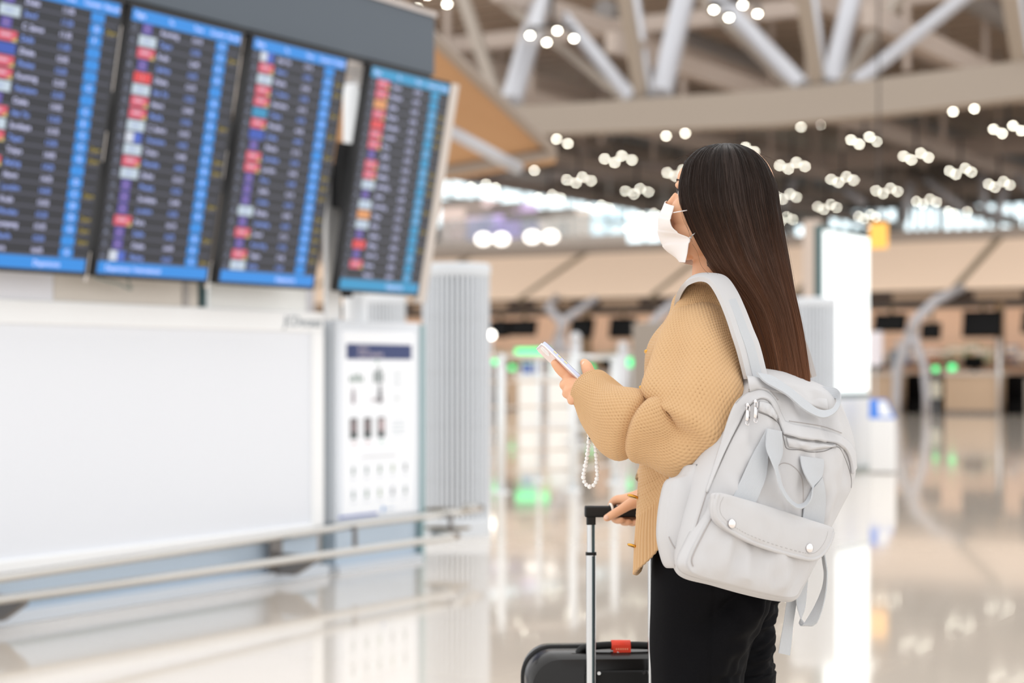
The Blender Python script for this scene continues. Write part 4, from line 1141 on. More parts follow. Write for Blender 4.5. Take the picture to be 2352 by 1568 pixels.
def hair_mat():
    m = bpy.data.materials.new('hair_brown'); m.use_nodes = True; nt = m.node_tree; b = nt.nodes['Principled BSDF']
    at = nt.nodes.new('ShaderNodeAttribute'); at.attribute_name = 'st'
    sep = nt.nodes.new('ShaderNodeSeparateXYZ'); nt.links.new(at.outputs['Vector'], sep.inputs[0])
    ns = nt.nodes.new('ShaderNodeTexNoise'); ns.inputs['Scale'].default_value = 1.0; ns.inputs['Detail'].default_value = 6
    mp = nt.nodes.new('ShaderNodeMapping'); mp.inputs['Scale'].default_value = (75, 2.2, 1)
    nt.links.new(at.outputs['Vector'], mp.inputs[0]); nt.links.new(mp.outputs[0], ns.inputs['Vector'])
    ad = nt.nodes.new('ShaderNodeMath'); ad.operation = 'MULTIPLY_ADD'; ad.inputs[1].default_value = .55; nt.links.new(ns.outputs['Fac'], ad.inputs[0]); nt.links.new(sep.outputs['Y'], ad.inputs[2])
    cr = nt.nodes.new('ShaderNodeValToRGB'); e = cr.color_ramp.elements
    e[0].position = .22; e[0].color = lin((25, 16, 12)); e[1].position = .97; e[1].color = lin((142, 90, 58))
    e.new(.48).color = lin((44, 28, 19)); e.new(.74).color = lin((92, 58, 38))
    sc = nt.nodes.new('ShaderNodeMath'); sc.operation = 'MULTIPLY'; sc.inputs[1].default_value = 1 / 1.4
    for k in cr.color_ramp.elements: pass
    nt.links.new(ad.outputs[0], sc.inputs[0]); nt.links.new(sc.outputs[0], cr.inputs[0])
    nt.links.new(cr.outputs[0], b.inputs['Base Color'])
    b.inputs['Roughness'].default_value = .46; b.inputs['Specular IOR Level'].default_value = .28
    return m
M_hair = hair_mat()
_e = M_hair.node_tree.nodes
hair = link('hair', me, M_hair, person, True, inv=True)
NS, SEG = 1500, 34
tri = []; stv = []; faces = []
for k in range(NS):
    j = rr.uniform(0, NU); v0 = rr.uniform(0.0, .3) if k % 3 else rr.uniform(.1, .7); v1 = min(1.0, rr.uniform(.75, 1.03))
    off = rr.uniform(.0, .0009) + (.004 if k % 40 == 0 else 0); dj = rr.normal(0, 6); wob = rr.uniform(0, 6.28); rad = rr.uniform(.00022, .00042)
    vs_ = np.linspace(v0, v1, SEG); iv = vs_ * (NV - 1); i0 = np.minimum(iv.astype(int), NV - 2); fv = (iv - i0)[:, None]
    jj = (j + dj * (vs_ - v0) + .8 * np.sin(5 * vs_ + wob)) % NU; j0 = jj.astype(int) % NU; j1 = (j0 + 1) % NU; fj = (jj - np.floor(jj))[:, None]
    def smp(Q): return (Q[i0, j0] * (1 - fv) + Q[i0 + 1, j0] * fv) * (1 - fj) + (Q[i0, j1] * (1 - fv) + Q[i0 + 1, j1] * fv) * fj
    C = smp(Gb) + smp(Nh) * (off + (.006 * ((vs_ - v0) ** 2) if k % 30 == 0 else 0 * vs_))[:, None]
    T = np.gradient(C, axis=0); T /= np.linalg.norm(T, axis=1, keepdims=True) + 1e-9
    Nn = smp(Nh); Bn = np.cross(T, Nn); Bn /= np.linalg.norm(Bn, axis=1, keepdims=True) + 1e-9
    tp_ = rad * np.minimum(1, np.minimum((vs_ - v0) / .05 + .3, (v1 - vs_) / .08 + .25))[:, None]
    o_ = open_[i0, j0]
    if o_.max() > .02: rad = 0.00001
    tp_ = tp_ if o_.max() <= .02 else tp_ * 0.02
    tri.append(np.stack([C + Bn * tp_, C + Nn * tp_, C - Bn * tp_], 1).reshape(-1, 3))
    stv.append(np.repeat(np.stack([jj / NU + rr.uniform(-.02, .02), vs_ + rr.uniform(-.05, .08), 0 * vs_], 1), 3, 0))
V = np.concatenate(tri); ST = np.concatenate(stv)
i = np.arange(SEG - 1)[:, None] * 3; q = np.arange(3)[None]
one = np.stack([i + q, i + (q + 1) % 3, i + 3 + (q + 1) % 3, i + 3 + q], -1).reshape(-1, 4)
FA_ = (np.arange(NS)[:, None, None] * 3 * SEG + one[None]).reshape(-1, 4)
me = bpy.data.meshes.new('hair_strands'); me.from_pydata(V.tolist(), [], FA_.tolist()); me.update()
at = me.attributes.new('st', 'FLOAT_VECTOR', 'POINT'); at.data.foreach_set('vector', ST.ravel())
hs = link('hair_strands', me, M_hair, hair, True); hs['kind'] = 'stuff'
hs.matrix_parent_inverse = parent_matrix(hair).inverted()
# flyaway wisps over the crown and forehead
mb = MB(); rw = random.Random(5)
for k in range(26):
    x0 = rw.uniform(1575, 1735); y0 = 338 + abs(x0 - 1662) ** 2 * .0052
    Y0 = rw.uniform(3.56, 3.66); ln = rw.uniform(20, 60)
    sgn = rw.choice((-1, 1))
    mb.tube([P(x0, y0 + 4, Y0), P(x0 + sgn * ln * .4, y0 - rw.uniform(1, 7), Y0), P(x0 + sgn * ln, y0 + rw.uniform(0, 12), Y0)], [.0003, .0003, .0001], 3)
for pts in ([(1562, 440), (1566, 480), (1578, 520), (1590, 556)], [(1560, 450), (1568, 500), (1582, 530)], [(1648, 628), (1640, 660), (1652, 690), (1684, 703)], [(1590, 560), (1602, 580), (1612, 612), (1640, 640)]):
    mb.tube([Vector(q_) for q_ in catmull([list(P(x, y, 3.535)) for x, y in pts], 14)], .0003, 4)
wv = mb.build('hair_wisps', M_hair, hair, True); wv['kind'] = 'stuff'
at = wv.data.attributes.new('st', 'FLOAT_VECTOR', 'POINT'); at.data.foreach_set('vector', np.tile([.3, .55, 0], len(wv.data.vertices)).astype(float))
wv.matrix_parent_inverse = parent_matrix(hair).inverted()

# ---- cardigan
cardigan = tag(bpy.data.objects.new('cardigan', None)); col.objects.link(cardigan); cardigan.parent = person
# body of the cardigan
TR = [tor(1650, 1.352, .050, .056), tor(1650, 1.347, .054, .080), tor(1648, 1.336, .054, .118), tor(1650, 1.308, .060, .150), tor(1650, 1.265, .082, .172, 3.68, 2.2), tor(1642, 1.20, .112, .180, 3.68, 2.3), tor(1640, 1.12, .123, .178), tor(1634, 1.03, .125, .172), tor(1628, .95, .130, .176), tor(1628, .88, .136, .182), tor(1634, .82, .142, .188)]
NV, NU = 470, 696
G = ring_loft(TR, NV, NU)
th = np.linspace(0, 2 * np.pi, NU, endpoint=False)[None]; v = np.linspace(0, 1, NV)[:, None]
thd = np.degrees((th + np.pi) % (2 * np.pi) - np.pi)
low = sstep(v, .62, 1.0)
hem = -.056 * bumpg(thd, 34, 30) + .050 * bumpg(thd, 98, 26) + .03 * bumpg(thd, 140, 50) - .0
G[:, :, 2] += hem * low
N = grid_normals(G)
if (N[100, 0] @ np.array(F)) < 0: N = -N
s_al = arclen_v(G)
disp = .012 * low * np.sin(np.radians(thd) * 7 + 1.2 + v * 1.5) * bumpg(thd, 70, 60) + .004 * np.sin(np.radians(thd) * 4 + 9 * v) * sstep(v, .2, .5)
disp += .016 * bumpg(thd, 22, 12) * bumpg(v, .31, .07) + .014 * bumpg(thd, 24, 11) * bumpg(v, .46, .07)     # bulging button band
G = G + N * disp[..., None]
N = grid_normals(G)
if (N[100, 0] @ np.array(F)) < 0: N = -N
NSTU = 116
uu = np.repeat(th / (2 * np.pi) * NSTU, NV, 0) ; vv = np.repeat((s_al / .0052)[:, None], NU, 1)
rib = sstep(v, .845, .855) * np.ones_like(th)
band = np.exp(-((thd - 17) / 10.0) ** 4) * np.ones_like(v)
slant = np.radians(thd) * 8
h = knit(uu + .0 * vv, vv, .0040) * (1 - rib) * (1 - band) + rib * (1 - band) * .0030 * np.abs(np.sin(np.pi * uu * 1.0)) ** .7 + band * (.0022 + .0006 * np.abs(np.sin(vv * np.pi * 1.0)))
G = G + N * h[..., None]
G_body = G.copy()
inner = [G[-1] - N[-1] * .004 + np.array([0, 0, -.001]), G[-1] - N[-1] * .008 + np.array([0, 0, .004]), G[-1] - N[-1] * .009 + np.array([0, 0, .06])]
G2 = np.concatenate([G, np.array(inner)], 0)
me = grid_mesh('knit_body', G2, True)
cb_ = link('knit_body', me, M_knit, cardigan, True)
cb_.matrix_parent_inverse = parent_matrix(person).inverted()
# sleeves
def sleeve(path, rads, nv, nu, nst, folds, name, ref=(0, 1, 0)):
    rg = path_rings(path, rads, ref)
    G = ring_loft(rg, nv, nu)
    th = np.linspace(0, 2 * np.pi, nu, endpoint=False)[None]; v = np.linspace(0, 1, nv)[:, None]
    # relax the ring positions along the sleeve so the bend stays soft
    for _ in range(30):
        G[1:-1] = .25 * G[:-2] + .5 * G[1:-1] + .25 * G[2:]
    N = grid_normals(G); c = G.mean(1, keepdims=True)
    if ((G - c) * N).sum() < 0: N = -N
    G = G + N * folds(th, v)[..., None]
    for _ in range(2): G[1:-1] = .25 * G[:-2] + .5 * G[1:-1] + .25 * G[2:]
    N = grid_normals(G)
    if ((G - G.mean(1, keepdims=True)) * N).sum() < 0: N = -N
    s = arclen_v(G)
    uu = np.repeat(th / (2 * np.pi) * nst, nv, 0); vv = np.repeat((s / .0052)[:, None], nu, 1)
    cuff = sstep(v, .975, .985)
    h = knit(uu, vv, .0040) * (1 - cuff) + cuff * .0016 * np.abs(np.sin(np.pi * uu))
    h = h - .006 * bumpg(v, 0.0, .012)
    G = G + N * h[..., None]
    inner = [G[-1] - N[-1] * .004, G[-1] - N[-1] * .008, G[-5] - N[-5] * .010, G[-24] - N[-24] * .011]
    G = np.concatenate([G, np.array(inner)], 0)
    o = link(name, grid_mesh(name, G, True, True), M_knit, cardigan, True)
    o.matrix_parent_inverse = parent_matrix(person).inverted()
    return G
path = [P(1636, 744, 3.59), P(1620, 768, 3.55), P(1606, 812, 3.512), P(1598, 868, 3.48), P(1592, 925, 3.45), P(1580, 972, 3.443), P(1548, 992, 3.445), P(1505, 988, 3.455), P(1464, 976, 3.47), P(1420, 956, 3.49), P(1386, 930, 3.515), P(1362, 900, 3.535), P(1353, 891, 3.545)]
rads = [(.058, .045), (.072, .058), (.077, .066), (.083, .072), (.091, .077), (.080, .076), (.070, .074), (.064, .072), (.066, .072), (.062, .064), (.050, .052), (.042, .044), (.040, .042)]
def folds(th, v):
    d = .006 * np.sin(3 * th + 7 * v) * sstep(v, .08, .3) * (1 - sstep(v, .85, .98))
    d = d + .010 * np.sin(2 * th + 26 * v + 1.0) * bumpg(v, .52, .13)
    d = d - .016 * bumpg(v + .020 * np.sin(th * 1 + 1.0), .640, .018) + .004 * bumpg(v + .02 * np.sin(th + 1.0), .70, .05)
    d = d + .012 * bumpg(v - .03 * np.sin(th), .45, .035) * bumpg(np.sin(th / 2 + .6), 0, .9) - .010 * bumpg(v - .05 * np.sin(th + .6), .50, .022)
    d = d + .005 * np.sin(5 * th + 3 * np.sin(6 * v)) * bumpg(v, .25, .18)
    return d
sleeve(path, rads, 660, 420, 68, folds, 'sleeve')
pR = [RS, RS + (RE_ - RS) * .4, RS + (RE_ - RS) * .8, RE_ + (RW - RE_) * .1, RE_ + (RW - RE_) * .5, RE_ + (RW - RE_) * .82, RE_ + (RW - RE_) * .88]
sleeve(pR, [(.06, .06), (.072, .07), (.074, .07), (.07, .068), (.06, .06), (.046, .046), (.038, .038)], 260, 200, 56, lambda th, v: .006 * np.sin(3 * th + 9 * v) * np.ones_like(v), 'sleeve')
M_gold = mat('button_gold', (226, 170, 74), rough=.25, metal=.9)
for (px, py, ax, az, w) in ((1491, 813, -.75, .65, .0125), (1476, 893, -.7, .7, .009), (1454, 1141, -.9, .4, .0125), (1453, 1254, -.55, .85, .0115)):
    r_ = G_body[np.argmin(np.abs(G_body[:, :, 2].mean(1) - P(px, py, 3.64).z))]
    q_ = r_[np.argmin(r_[:, 0] / r_[:, 1])]
    c = P(px, py, float(q_[1]) - .004)
    ax_ = Vector((ax * .65, -.62, az * .6)).normalized() if w > .01 else Vector((.6, -.3, .75)).normalized()
    ax_ = Vector((.55, .35, .75)).normalized() if py in (813, 893) else Vector((.30, .25, .92)).normalized()
    Mb = ax_.to_track_quat('Z', 'Y').to_matrix().to_4x4(); Mb.translation = c
    MB().lathe([(.002, -.002), (w * .8, -.0015), (w, 0), (w * .95, .0022), (w * .6, .0012), (.002, .0008)], 24, (0, 0, 0), Mb).build('button', M_gold, cardigan, True)
for o in cardigan.children:
    if o.name.startswith('button'): o.matrix_parent_inverse = parent_matrix(person).inverted()

# ---- trousers
M_trs = mat('black_twill', (12, 12, 15), rough=.8, sheen=.0, bump=.2, bscale=1200, spec=.12)
trousers = tag(bpy.data.objects.new('trousers', None)); col.objects.link(trousers); trousers.parent = person
def leg_loft(rows, name, seed, folds):
    rings = []
    for py, xl, xr, Y, ry in rows:
        a, b = P(xl, py, Y), P(xr, py, Y); c = (a + b) * .5
        rings.append((c, Vector(((b - a).x / 2, 0, 0)), Vector((0, ry, 0)), 2.25))
    G = ring_loft(rings, 220, 200)
    N = grid_normals(G)
    if ((G - G.mean(1, keepdims=True)) * N).sum() < 0: N = -N
    th = np.linspace(0, 2 * np.pi, 200, endpoint=False)[None]; v = np.linspace(0, 1, 220)[:, None]
    G = G + N * (folds(th, v) + .007 * fbm(G * np.array([1, 1, .6]), 11, seed))[..., None]
    hem = [G[-1] - N[-1] * .003, G[-1] - N[-1] * .006 + np.array([0, 0, .05])]
    me = grid_mesh(name, np.concatenate([G, hem], 0), True)
    o = link(name, me, M_trs, trousers, True); o.matrix_parent_inverse = parent_matrix(person).inverted()
    return G
def fl_near(th, v):
    # theta = -90 deg faces the camera
    t = np.degrees(th) - 270
    d = .009 * np.sin(t / 60 * 3 + v * 14) * sstep(v, .1, .3) * bumpg(t, 30, 50)
    d = d + .018 * bumpg(t - 55 + 160 * (v - .22), 0, 12) * sstep(v, .1, .2) * (1 - sstep(v, .36, .5)) - .016 * bumpg(t - 28 + 160 * (v - .22), 0, 10) * sstep(v, .1, .2) * (1 - sstep(v, .34, .45))
    nn = np.array([[noise.noise(Vector((a * 2.6 + b * 6, b * 13 - a * 1.5, 1.3))) for a in th[0]] for b in v[:, 0]])
    return d + .012 * nn * sstep(v, .15, .3) * bumpg(t, 45, 50) - .0026 * bumpg(t + 2 - 26 * (v - .3), 0, 1.6)
def fl_far(th, v):
    t = np.degrees(th) - 270
    nn = np.array([[noise.noise(Vector((a * 1.6, b * 26 + a * 2, 3.3))) + .5 * noise.noise(Vector((a * 3, b * 60 + a * 3, 9.3))) for a in th[0]] for b in v[:, 0]])
    return .011 * nn * sstep(v, .08, .2) * (1 - .6 * sstep(v, .5, .7)) * bumpg(t, 60, 70)
leg_loft([(1190, 1520, 1748, 3.66, .125), (1240, 1512, 1760, 3.655, .135), (1290, 1502, 1772, 3.65, .138), (1340, 1495, 1776, 3.645, .135), (1380, 1493, 1764, 3.64, .125), (1430, 1493, 1746, 3.632, .112), (1480, 1495, 1726, 3.625, .105), (1530, 1498, 1712, 3.62, .100), (1568, 1500, 1704, 3.615, .098), (1700, 1506, 1706, 3.61, .096), (1850, 1506, 1706, 3.61, .098), (2000, 1502, 1706, 3.61, .098), (2165, 1498, 1708, 3.61, .098)], 'trouser_leg', 1.0, fl_near)
leg_loft([(1250, 1560, 1775, 3.74, .10), (1300, 1570, 1790, 3.76, .11), (1345, 1580, 1796, 3.775, .105), (1390, 1590, 1790, 3.785, .1), (1440, 1596, 1776, 3.79, .096), (1490, 1598, 1774, 3.79, .094), (1530, 1600, 1777, 3.79, .094), (1568, 1602, 1778, 3.79, .094), (1750, 1604, 1776, 3.79, .094), (1950, 1602, 1776, 3.79, .096), (2090, 1600, 1778, 3.79, .096)], 'trouser_leg', 7.0, fl_far)
# ---- shoes (below the frame)
M_shoe = mat('shoe_white', (230, 228, 224), rough=.5)
for cx0, Y in ((1604, 3.61), (1690, 3.79)):
    c = Vector(((cx0 - CX) / F_PX * Y, Y, 0))
    rg = []
    for d, w, h in ((-.10, .01, .02), (-.095, .03, .05), (-.05, .037, .075), (0, .038, .085), (.06, .042, .06), (.11, .042, .045), (.145, .03, .032), (.155, .008, .02)):
        rg.append((c + F * d + UP * (h / 2 + .003), L_ * w, UP * (h / 2), 2.6))
    G = ring_loft(rg, 40, 28)
    s = link('shoe', grid_mesh('shoe', G, True, True, True), M_shoe, person, True, inv=True)
    sole = MB()
    sole.prism([c + F * (.028 + .135 * math.cos(a)) + L_ * (.045 * math.sin(a)) for a in np.linspace(0, 2 * math.pi, 24, endpoint=False)], (0, 0, .022)).build('sole', mat('sole_grey', (180, 178, 174), rough=.7), s, inv=True)
# ring on the right hand
c = P(1404, 1166, 3.947)
mb = MB(); Mr = Matrix.Translation(c) @ Vector((1, .28, .25)).normalized().to_track_quat('Z', 'Y').to_matrix().to_4x4()
mb.tube([Mr @ Vector((.0085 * math.cos(a), .0085 * math.sin(a), 0)) for a in np.linspace(0, 2 * math.pi, 25)], .0027, 8)
tag(mb.build('finger_ring', mat('ring_white', (246, 240, 232), rough=.25), person, True, inv=True), 'white band on the right index finger')
# ================================================================== BACKPACK
PN = Vector((.574, -.815, .08)).normalized()
PO = P(1770, 1130, 3.40)
PU_ = UP.cross(PN).normalized() * 1.0                     # across, to the right in the picture
if PU_.x < 0: PU_ = -PU_
PW = PN.cross(PU_).normalized()
if PW.z < 0: PW = -PW
pack = thing('backpack', 'pale grey canvas backpack with front flap pocket and webbing handles on the woman\'s back', 'backpack', (PO.x, PO.y, P(1700, 1375, 3.4).z))
M_can2 = mat('canvas_grey', (204, 203, 204), rough=.85, sheen=.1, bump=.25, bscale=1500, spec=.2)
M_web = mat('webbing_grey', (198, 201, 205), rough=.8, bump=.4, bscale=1100, spec=.2)
def weave(m):
    nt = m.node_tree; b = nt.nodes['Principled BSDF']
    at = nt.nodes.new('ShaderNodeAttribute'); at.attribute_name = 'st'
    mp = nt.nodes.new('ShaderNodeMapping'); mp.inputs['Rotation'].default_value = (0, 0, .12)
    wv = nt.nodes.new('ShaderNodeTexWave'); wv.bands_direction = 'X'; wv.inputs['Scale'].default_value = 110; wv.inputs['Distortion'].default_value = 1.2; wv.inputs['Detail Scale'].default_value = 900
    bp = nt.nodes.new('ShaderNodeBump'); bp.inputs['Strength'].default_value = .35; bp.inputs['Distance'].default_value = .0012
    nt.links.new(at.outputs['Vector'], mp.inputs[0]); nt.links.new(mp.outputs[0], wv.inputs['Vector']); nt.links.new(wv.outputs['Fac'], bp.inputs['Height']); nt.links.new(bp.outputs[0], b.inputs['Normal'])
weave(M_web)
M_stit = mat('seam_grey', (176, 170, 168), rough=.9)
M_nick = mat('nickel', (236, 232, 232), rough=.12, metal=1.0)
def padd(name, me_or_mb, m, parent=None, smooth=True):
    par = parent or pack
    o = link(name, me_or_mb.mesh(name) if isinstance(me_or_mb, MB) else me_or_mb, m, None, smooth)
    o.parent = par; o.matrix_parent_inverse = parent_matrix(par).inverted()
    return o
def uvn(p): d = p - PO; return d.dot(PU_), d.dot(PW), d.dot(PN)
def XYZ(u, w, n): return PO + PU_ * u + PW * w + PN * n
class Cushion:
    def __init__(s, outline, off, Hh, p=3.0, thick=.01, sub=8, wr=.003, wsc=11, seed=0.0, back=None, boff=None, bulge=.012, fine=44, wfun=None):
        pts = [uvn(hit_plane(x, y, PO + PN * off, PN))[:2] for x, y in outline]
        Q = np.array(pts + pts[:3]); K = len(pts)
        R = catmull(np.vstack([Q[-4 + 0:][:1] * 0 + Q[K - 1], Q]), (K + 3) * sub + 1)[sub:sub + K * sub]
        s.R = R; s.c = R.mean(0); s.off = off; s.H = Hh; s.p = p; s.wr = wr; s.wsc = wsc; s.seed = seed; s.wfun = wfun
        d = R - s.c; s.ang = np.arctan2(d[:, 1], d[:, 0]); s.rad = np.hypot(d[:, 0], d[:, 1])
        o = np.argsort(s.ang); s.sa = s.ang[o]; s.sr = s.rad[o]
        n = len(R); rings = []
        for t in np.linspace(0.02, 1, fine):
            q = s.c + (R - s.c) * t
            rings.append([list(XYZ(u, w, s.height(u, w, t))) for u, w in q])
        if back is None:
            for k, dn in enumerate((.3, .7, 1.0)):
                rings.append([list(XYZ(u, w, off - thick * dn)) for u, w in R])
            rings.append([list(XYZ(*(s.c + (np.array((u, w)) - s.c) * .5), off - thick)) for u, w in R])
        else:
            bp_ = [uvn(hit_plane(x, y, PO + PN * boff, PN))[:2] for x, y in back]
            Q = np.array(bp_ + bp_[:3])
            B = catmull(np.vstack([Q[K - 1], Q]), (K + 3) * sub + 1)[sub:sub + K * sub]
            cc = B.mean(0)
            for t in np.linspace(.06, 1, 16):
                q = R * (1 - t) + B * t; nn = off * (1 - t) + boff * t
                ctr = q.mean(0); dq = q - ctr; ln = np.hypot(dq[:, 0], dq[:, 1])[:, None]
                q = q + dq / ln * bulge * math.sin(math.pi * t)
                rings.append([list(XYZ(u, w, nn)) for u, w in q])
            for t in (.95, .8, .4, .05): rings.append([list(XYZ(*(cc + (b - cc) * t), boff - .012 * (1 - t))) for b in B])
        s.G = np.array(rings)
    def frac(s, u, w):
        d0, d1 = u - s.c[0], w - s.c[1]; a = math.atan2(d1, d0)
        return math.hypot(d0, d1) / np.interp(a, s.sa, s.sr, period=2 * math.pi)
    def height(s, u, w, t=None):
        if t is None: t = s.frac(u, w)
        t = min(max(t, 0), 1)
        wv = noise.noise(Vector((u * s.wsc * 2.2, w * s.wsc * .55, s.seed))) * s.wr + noise.noise(Vector((u * s.wsc * 3, w * s.wsc * 2, s.seed + 5))) * s.wr * .5
        if s.wfun: wv += s.wfun(u, w)
        return s.off + s.H * (1 - t ** s.p) + wv * min(1, (1 - t) * 5)
    def surf(s, px, py, extra=0.0):
        h = s.off
        for _ in range(16):
            X = hit_plane(px, py, PO + PN * h, PN); u, w, _n = uvn(X); h = .5 * h + .5 * (s.height(u, w) + extra)
        return hit_plane(px, py, PO + PN * h, PN)
    def mesh(s, name): 
        return grid_mesh(name, s.G, True, True, True)
front = [(1742, 893), (1702, 945), (1664, 1020), (1632, 1090), (1606, 1170), (1582, 1250), (1574, 1290), (1586, 1318), (1640, 1335), (1720, 1357), (1790, 1373), (1828, 1376), (1848, 1345), (1875, 1290), (1900, 1230), (1935, 1162), (1958, 1115), (1967, 1070), (1962, 1012), (1946, 960), (1925, 925), (1895, 903), (1850, 890), (1800, 880)]
back = [(1712, 852), (1668, 932), (1615, 1012), (1566, 1088), (1532, 1165), (1530, 1240), (1545, 1296), (1572, 1318), (1640, 1330), (1710, 1346), (1770, 1356), (1800, 1350), (1815, 1320), (1840, 1270), (1860, 1200), (1885, 1130), (1910, 1080), (1915, 1040), (1915, 980), (1905, 935), (1895, 905), (1870, 888), (1830, 870), (1768, 852)]
main = Cushion(front, 0.0, .034, 2.6, back=back, boff=-.11, wr=.015, wsc=12, seed=2.0)
me = main.mesh('main_compartment'); 
padd('main_compartment', me, M_can2)
def poly(pts, n): return [Vector((q[0], q[1], 0)) for q in catmull([list(p) for p in pts], n)]
def patch(name, A, B, la, lb, m, thick=.003, n=40, k=8, parent=None, surf=None, wav=0.0, prof=None):
    """band between two picture outlines, lying on the bag's skin, edges lifted by la and lb"""
    sf = surf or main.surf
    PA, PB = poly(A, n), poly(B, n); top = []
    for i in range(n):
        row = []
        for j in range(k + 1):
            t = j / k; x = PA[i].x * (1 - t) + PB[i].x * t; y = PA[i].y * (1 - t) + PB[i].y * t
            ex = la * (1 - t) + lb * t + (prof(i / (n - 1), t) if prof else 0) + wav * noise.noise(Vector((x * .05, y * .05, 3)))
            row.append(sf(x, y, ex))
        top.append(row)
    G = np.array([[list(p) for p in r] for r in top])
    N = grid_normals(G, False)
    if (N.reshape(-1, 3) @ np.array(PN)).mean() < 0: N = -N
    Gb = G - N * thick
    full = np.concatenate([G, Gb[:, ::-1]], 1)
    return padd(name, grid_mesh(name, full, True, True, True), m, parent)
def seam(name, pts, r=.0011, m=None, n=40, lift=.0003, surf=None, parent=None):
    sf = surf or main.surf
    return padd(name, MB().tube([sf(p.x, p.y, lift) for p in poly(pts, n)], r, 6), m or M_stit, parent)
# raised zip bands
patch('zip_band', [(1620, 1128), (1650, 1036), (1682, 940), (1707, 908), (1741, 894), (1766, 901), (1784, 922), (1794, 945), (1806, 970)], [(1624, 1130), (1666, 1034), (1700, 966), (1716, 936), (1744, 914), (1768, 918), (1784, 944), (1793, 969), (1801, 995)], .001, .0055, M_can2, .004, 60, 6)
patch('zip_band', [(1797, 962), (1822, 972), (1860, 979), (1893, 986), (1932, 1000), (1955, 1018), (1966, 1040), (1969, 1075)], [(1800, 995), (1836, 1004), (1858, 1008), (1880, 1010), (1924, 1017), (1946, 1034), (1957, 1060), (1961, 1088)], .001, .007, M_can2, .005, 60, 6)
seam('zip_seam', [(1634, 1110), (1674, 1022), (1700, 972), (1717, 938), (1744, 916), (1769, 921), (1784, 947), (1793, 972), (1801, 998), (1836, 1007), (1880, 1013), (1926, 1020), (1949, 1040), (1959, 1066)], .0011, mat('zip_dark', (140, 138, 138), rough=.8), 90, .0008)
seam('stitch_line', [(1690, 925), (1712, 902), (1742, 889), (1768, 896), (1788, 918)], .0006, None, 40, .0018)
seam('stitch_line', [(1812, 966), (1860, 973), (1895, 980), (1934, 994)], .0006, None, 40, .0018)
seam('stitch_line', [(1786, 1070), (1800, 1063), (1818, 1068), (1836, 1086), (1844, 1112), (1845, 1160)], .0008, None, 40, .0002)
seam('fold_line', [(1741, 946), (1766, 956), (1786, 970), (1795, 988), (1801, 1012), (1808, 1030), (1836, 1033), (1862, 1038), (1892, 1036), (1923, 1026), (1936, 1042), (1947, 1068), (1955, 1098), (1955, 1120)], .0009, mat('zip_dark', (150, 146, 146)), 80, .0)
seam('gusset_seam', [(1700, 960), (1664, 1032), (1634, 1100), (1609, 1175), (1586, 1252), (1579, 1288)], .0009, None, 60, .001)
# pleats of cloth under the band
for A, B in (([(1806, 1003), (1836, 1010), (1880, 1016), (1922, 1022)], [(1812, 1027), (1838, 1030), (1864, 1034), (1920, 1025)]), ([(1745, 920), (1770, 927), (1786, 952)], [(1742, 943), (1766, 953), (1785, 967)])):
    patch('pleat', A, B, .001, .004, M_can2, .004, 40, 8, prof=lambda a, t: .005 * math.sin(math.pi * t) * (1 + .4 * math.sin(19 * a)))
# front pocket and its flap
pocket = Cushion([(1648, 1140), (1634, 1172), (1606, 1225), (1580, 1280), (1582, 1306), (1606, 1322), (1680, 1342), (1760, 1362), (1822, 1372), (1842, 1350), (1868, 1306), (1890, 1262), (1905, 1225), (1870, 1208), (1780, 1178), (1700, 1155)], .022, .018, 4, .03, wr=.018, wsc=11, seed=9.0, fine=36,
                 wfun=lambda u, w: .0)
padd('front_pocket', pocket.mesh('front_pocket'), M_can2)
seam('pocket_seam', [(1640, 1178), (1612, 1232), (1590, 1280), (1592, 1300)], .0011, None, 40, .001, pocket.surf)
flap = Cushion([(1648, 1131), (1641, 1150), (1640, 1175), (1647, 1196), (1668, 1216), (1710, 1240), (1775, 1265), (1848, 1284), (1873, 1285), (1893, 1271), (1909, 1247), (1916, 1220), (1908, 1209), (1860, 1193), (1780, 1167), (1700, 1143)], .045, .007, 3, .012, wr=.004, wsc=14, seed=4.0, fine=30)
fo = padd('pocket_flap', flap.mesh('pocket_flap'), M_can2)
rimp = [(1649, 1134), (1643, 1152), (1642, 1175), (1649, 1194), (1670, 1213), (1711, 1237), (1776, 1262), (1848, 1281), (1872, 1282), (1891, 1269), (1906, 1246), (1913, 1222)]
padd('piping', MB().tube([flap.surf(p.x, p.y, -.002) for p in poly(rimp, 70)], .0042, 10), M_can2, fo)
st = [(1662, 1141), (1655, 1156), (1654, 1172), (1661, 1187), (1680, 1204), (1716, 1226), (1778, 1250), (1846, 1269), (1868, 1270), (1883, 1260), (1896, 1240), (1902, 1220)]
sp = poly(st, 150); mb = MB()
for q in range(0, 149, 2): mb.tube([flap.surf(sp[q].x, sp[q].y, .0003), flap.surf(sp[q + 1].x, sp[q + 1].y, .0003)], .0004, 4)
tag(padd('stitches', mb, mat('stitch_pale', (186, 182, 180), rough=.9), fo), kind='stuff')
for x, y in ((1681, 1202), (1859, 1258)):
    c = flap.surf(x, y, .001); q = PN.to_track_quat('Z', 'Y').to_matrix().to_4x4(); q.translation = c
    padd('snap_button', MB().lathe([(.0086, -.001), (.0088, .001), (.0076, .003), (.004, .0045), (.0005, .0049)], 24, (0, 0, 0), q), M_nick, fo)
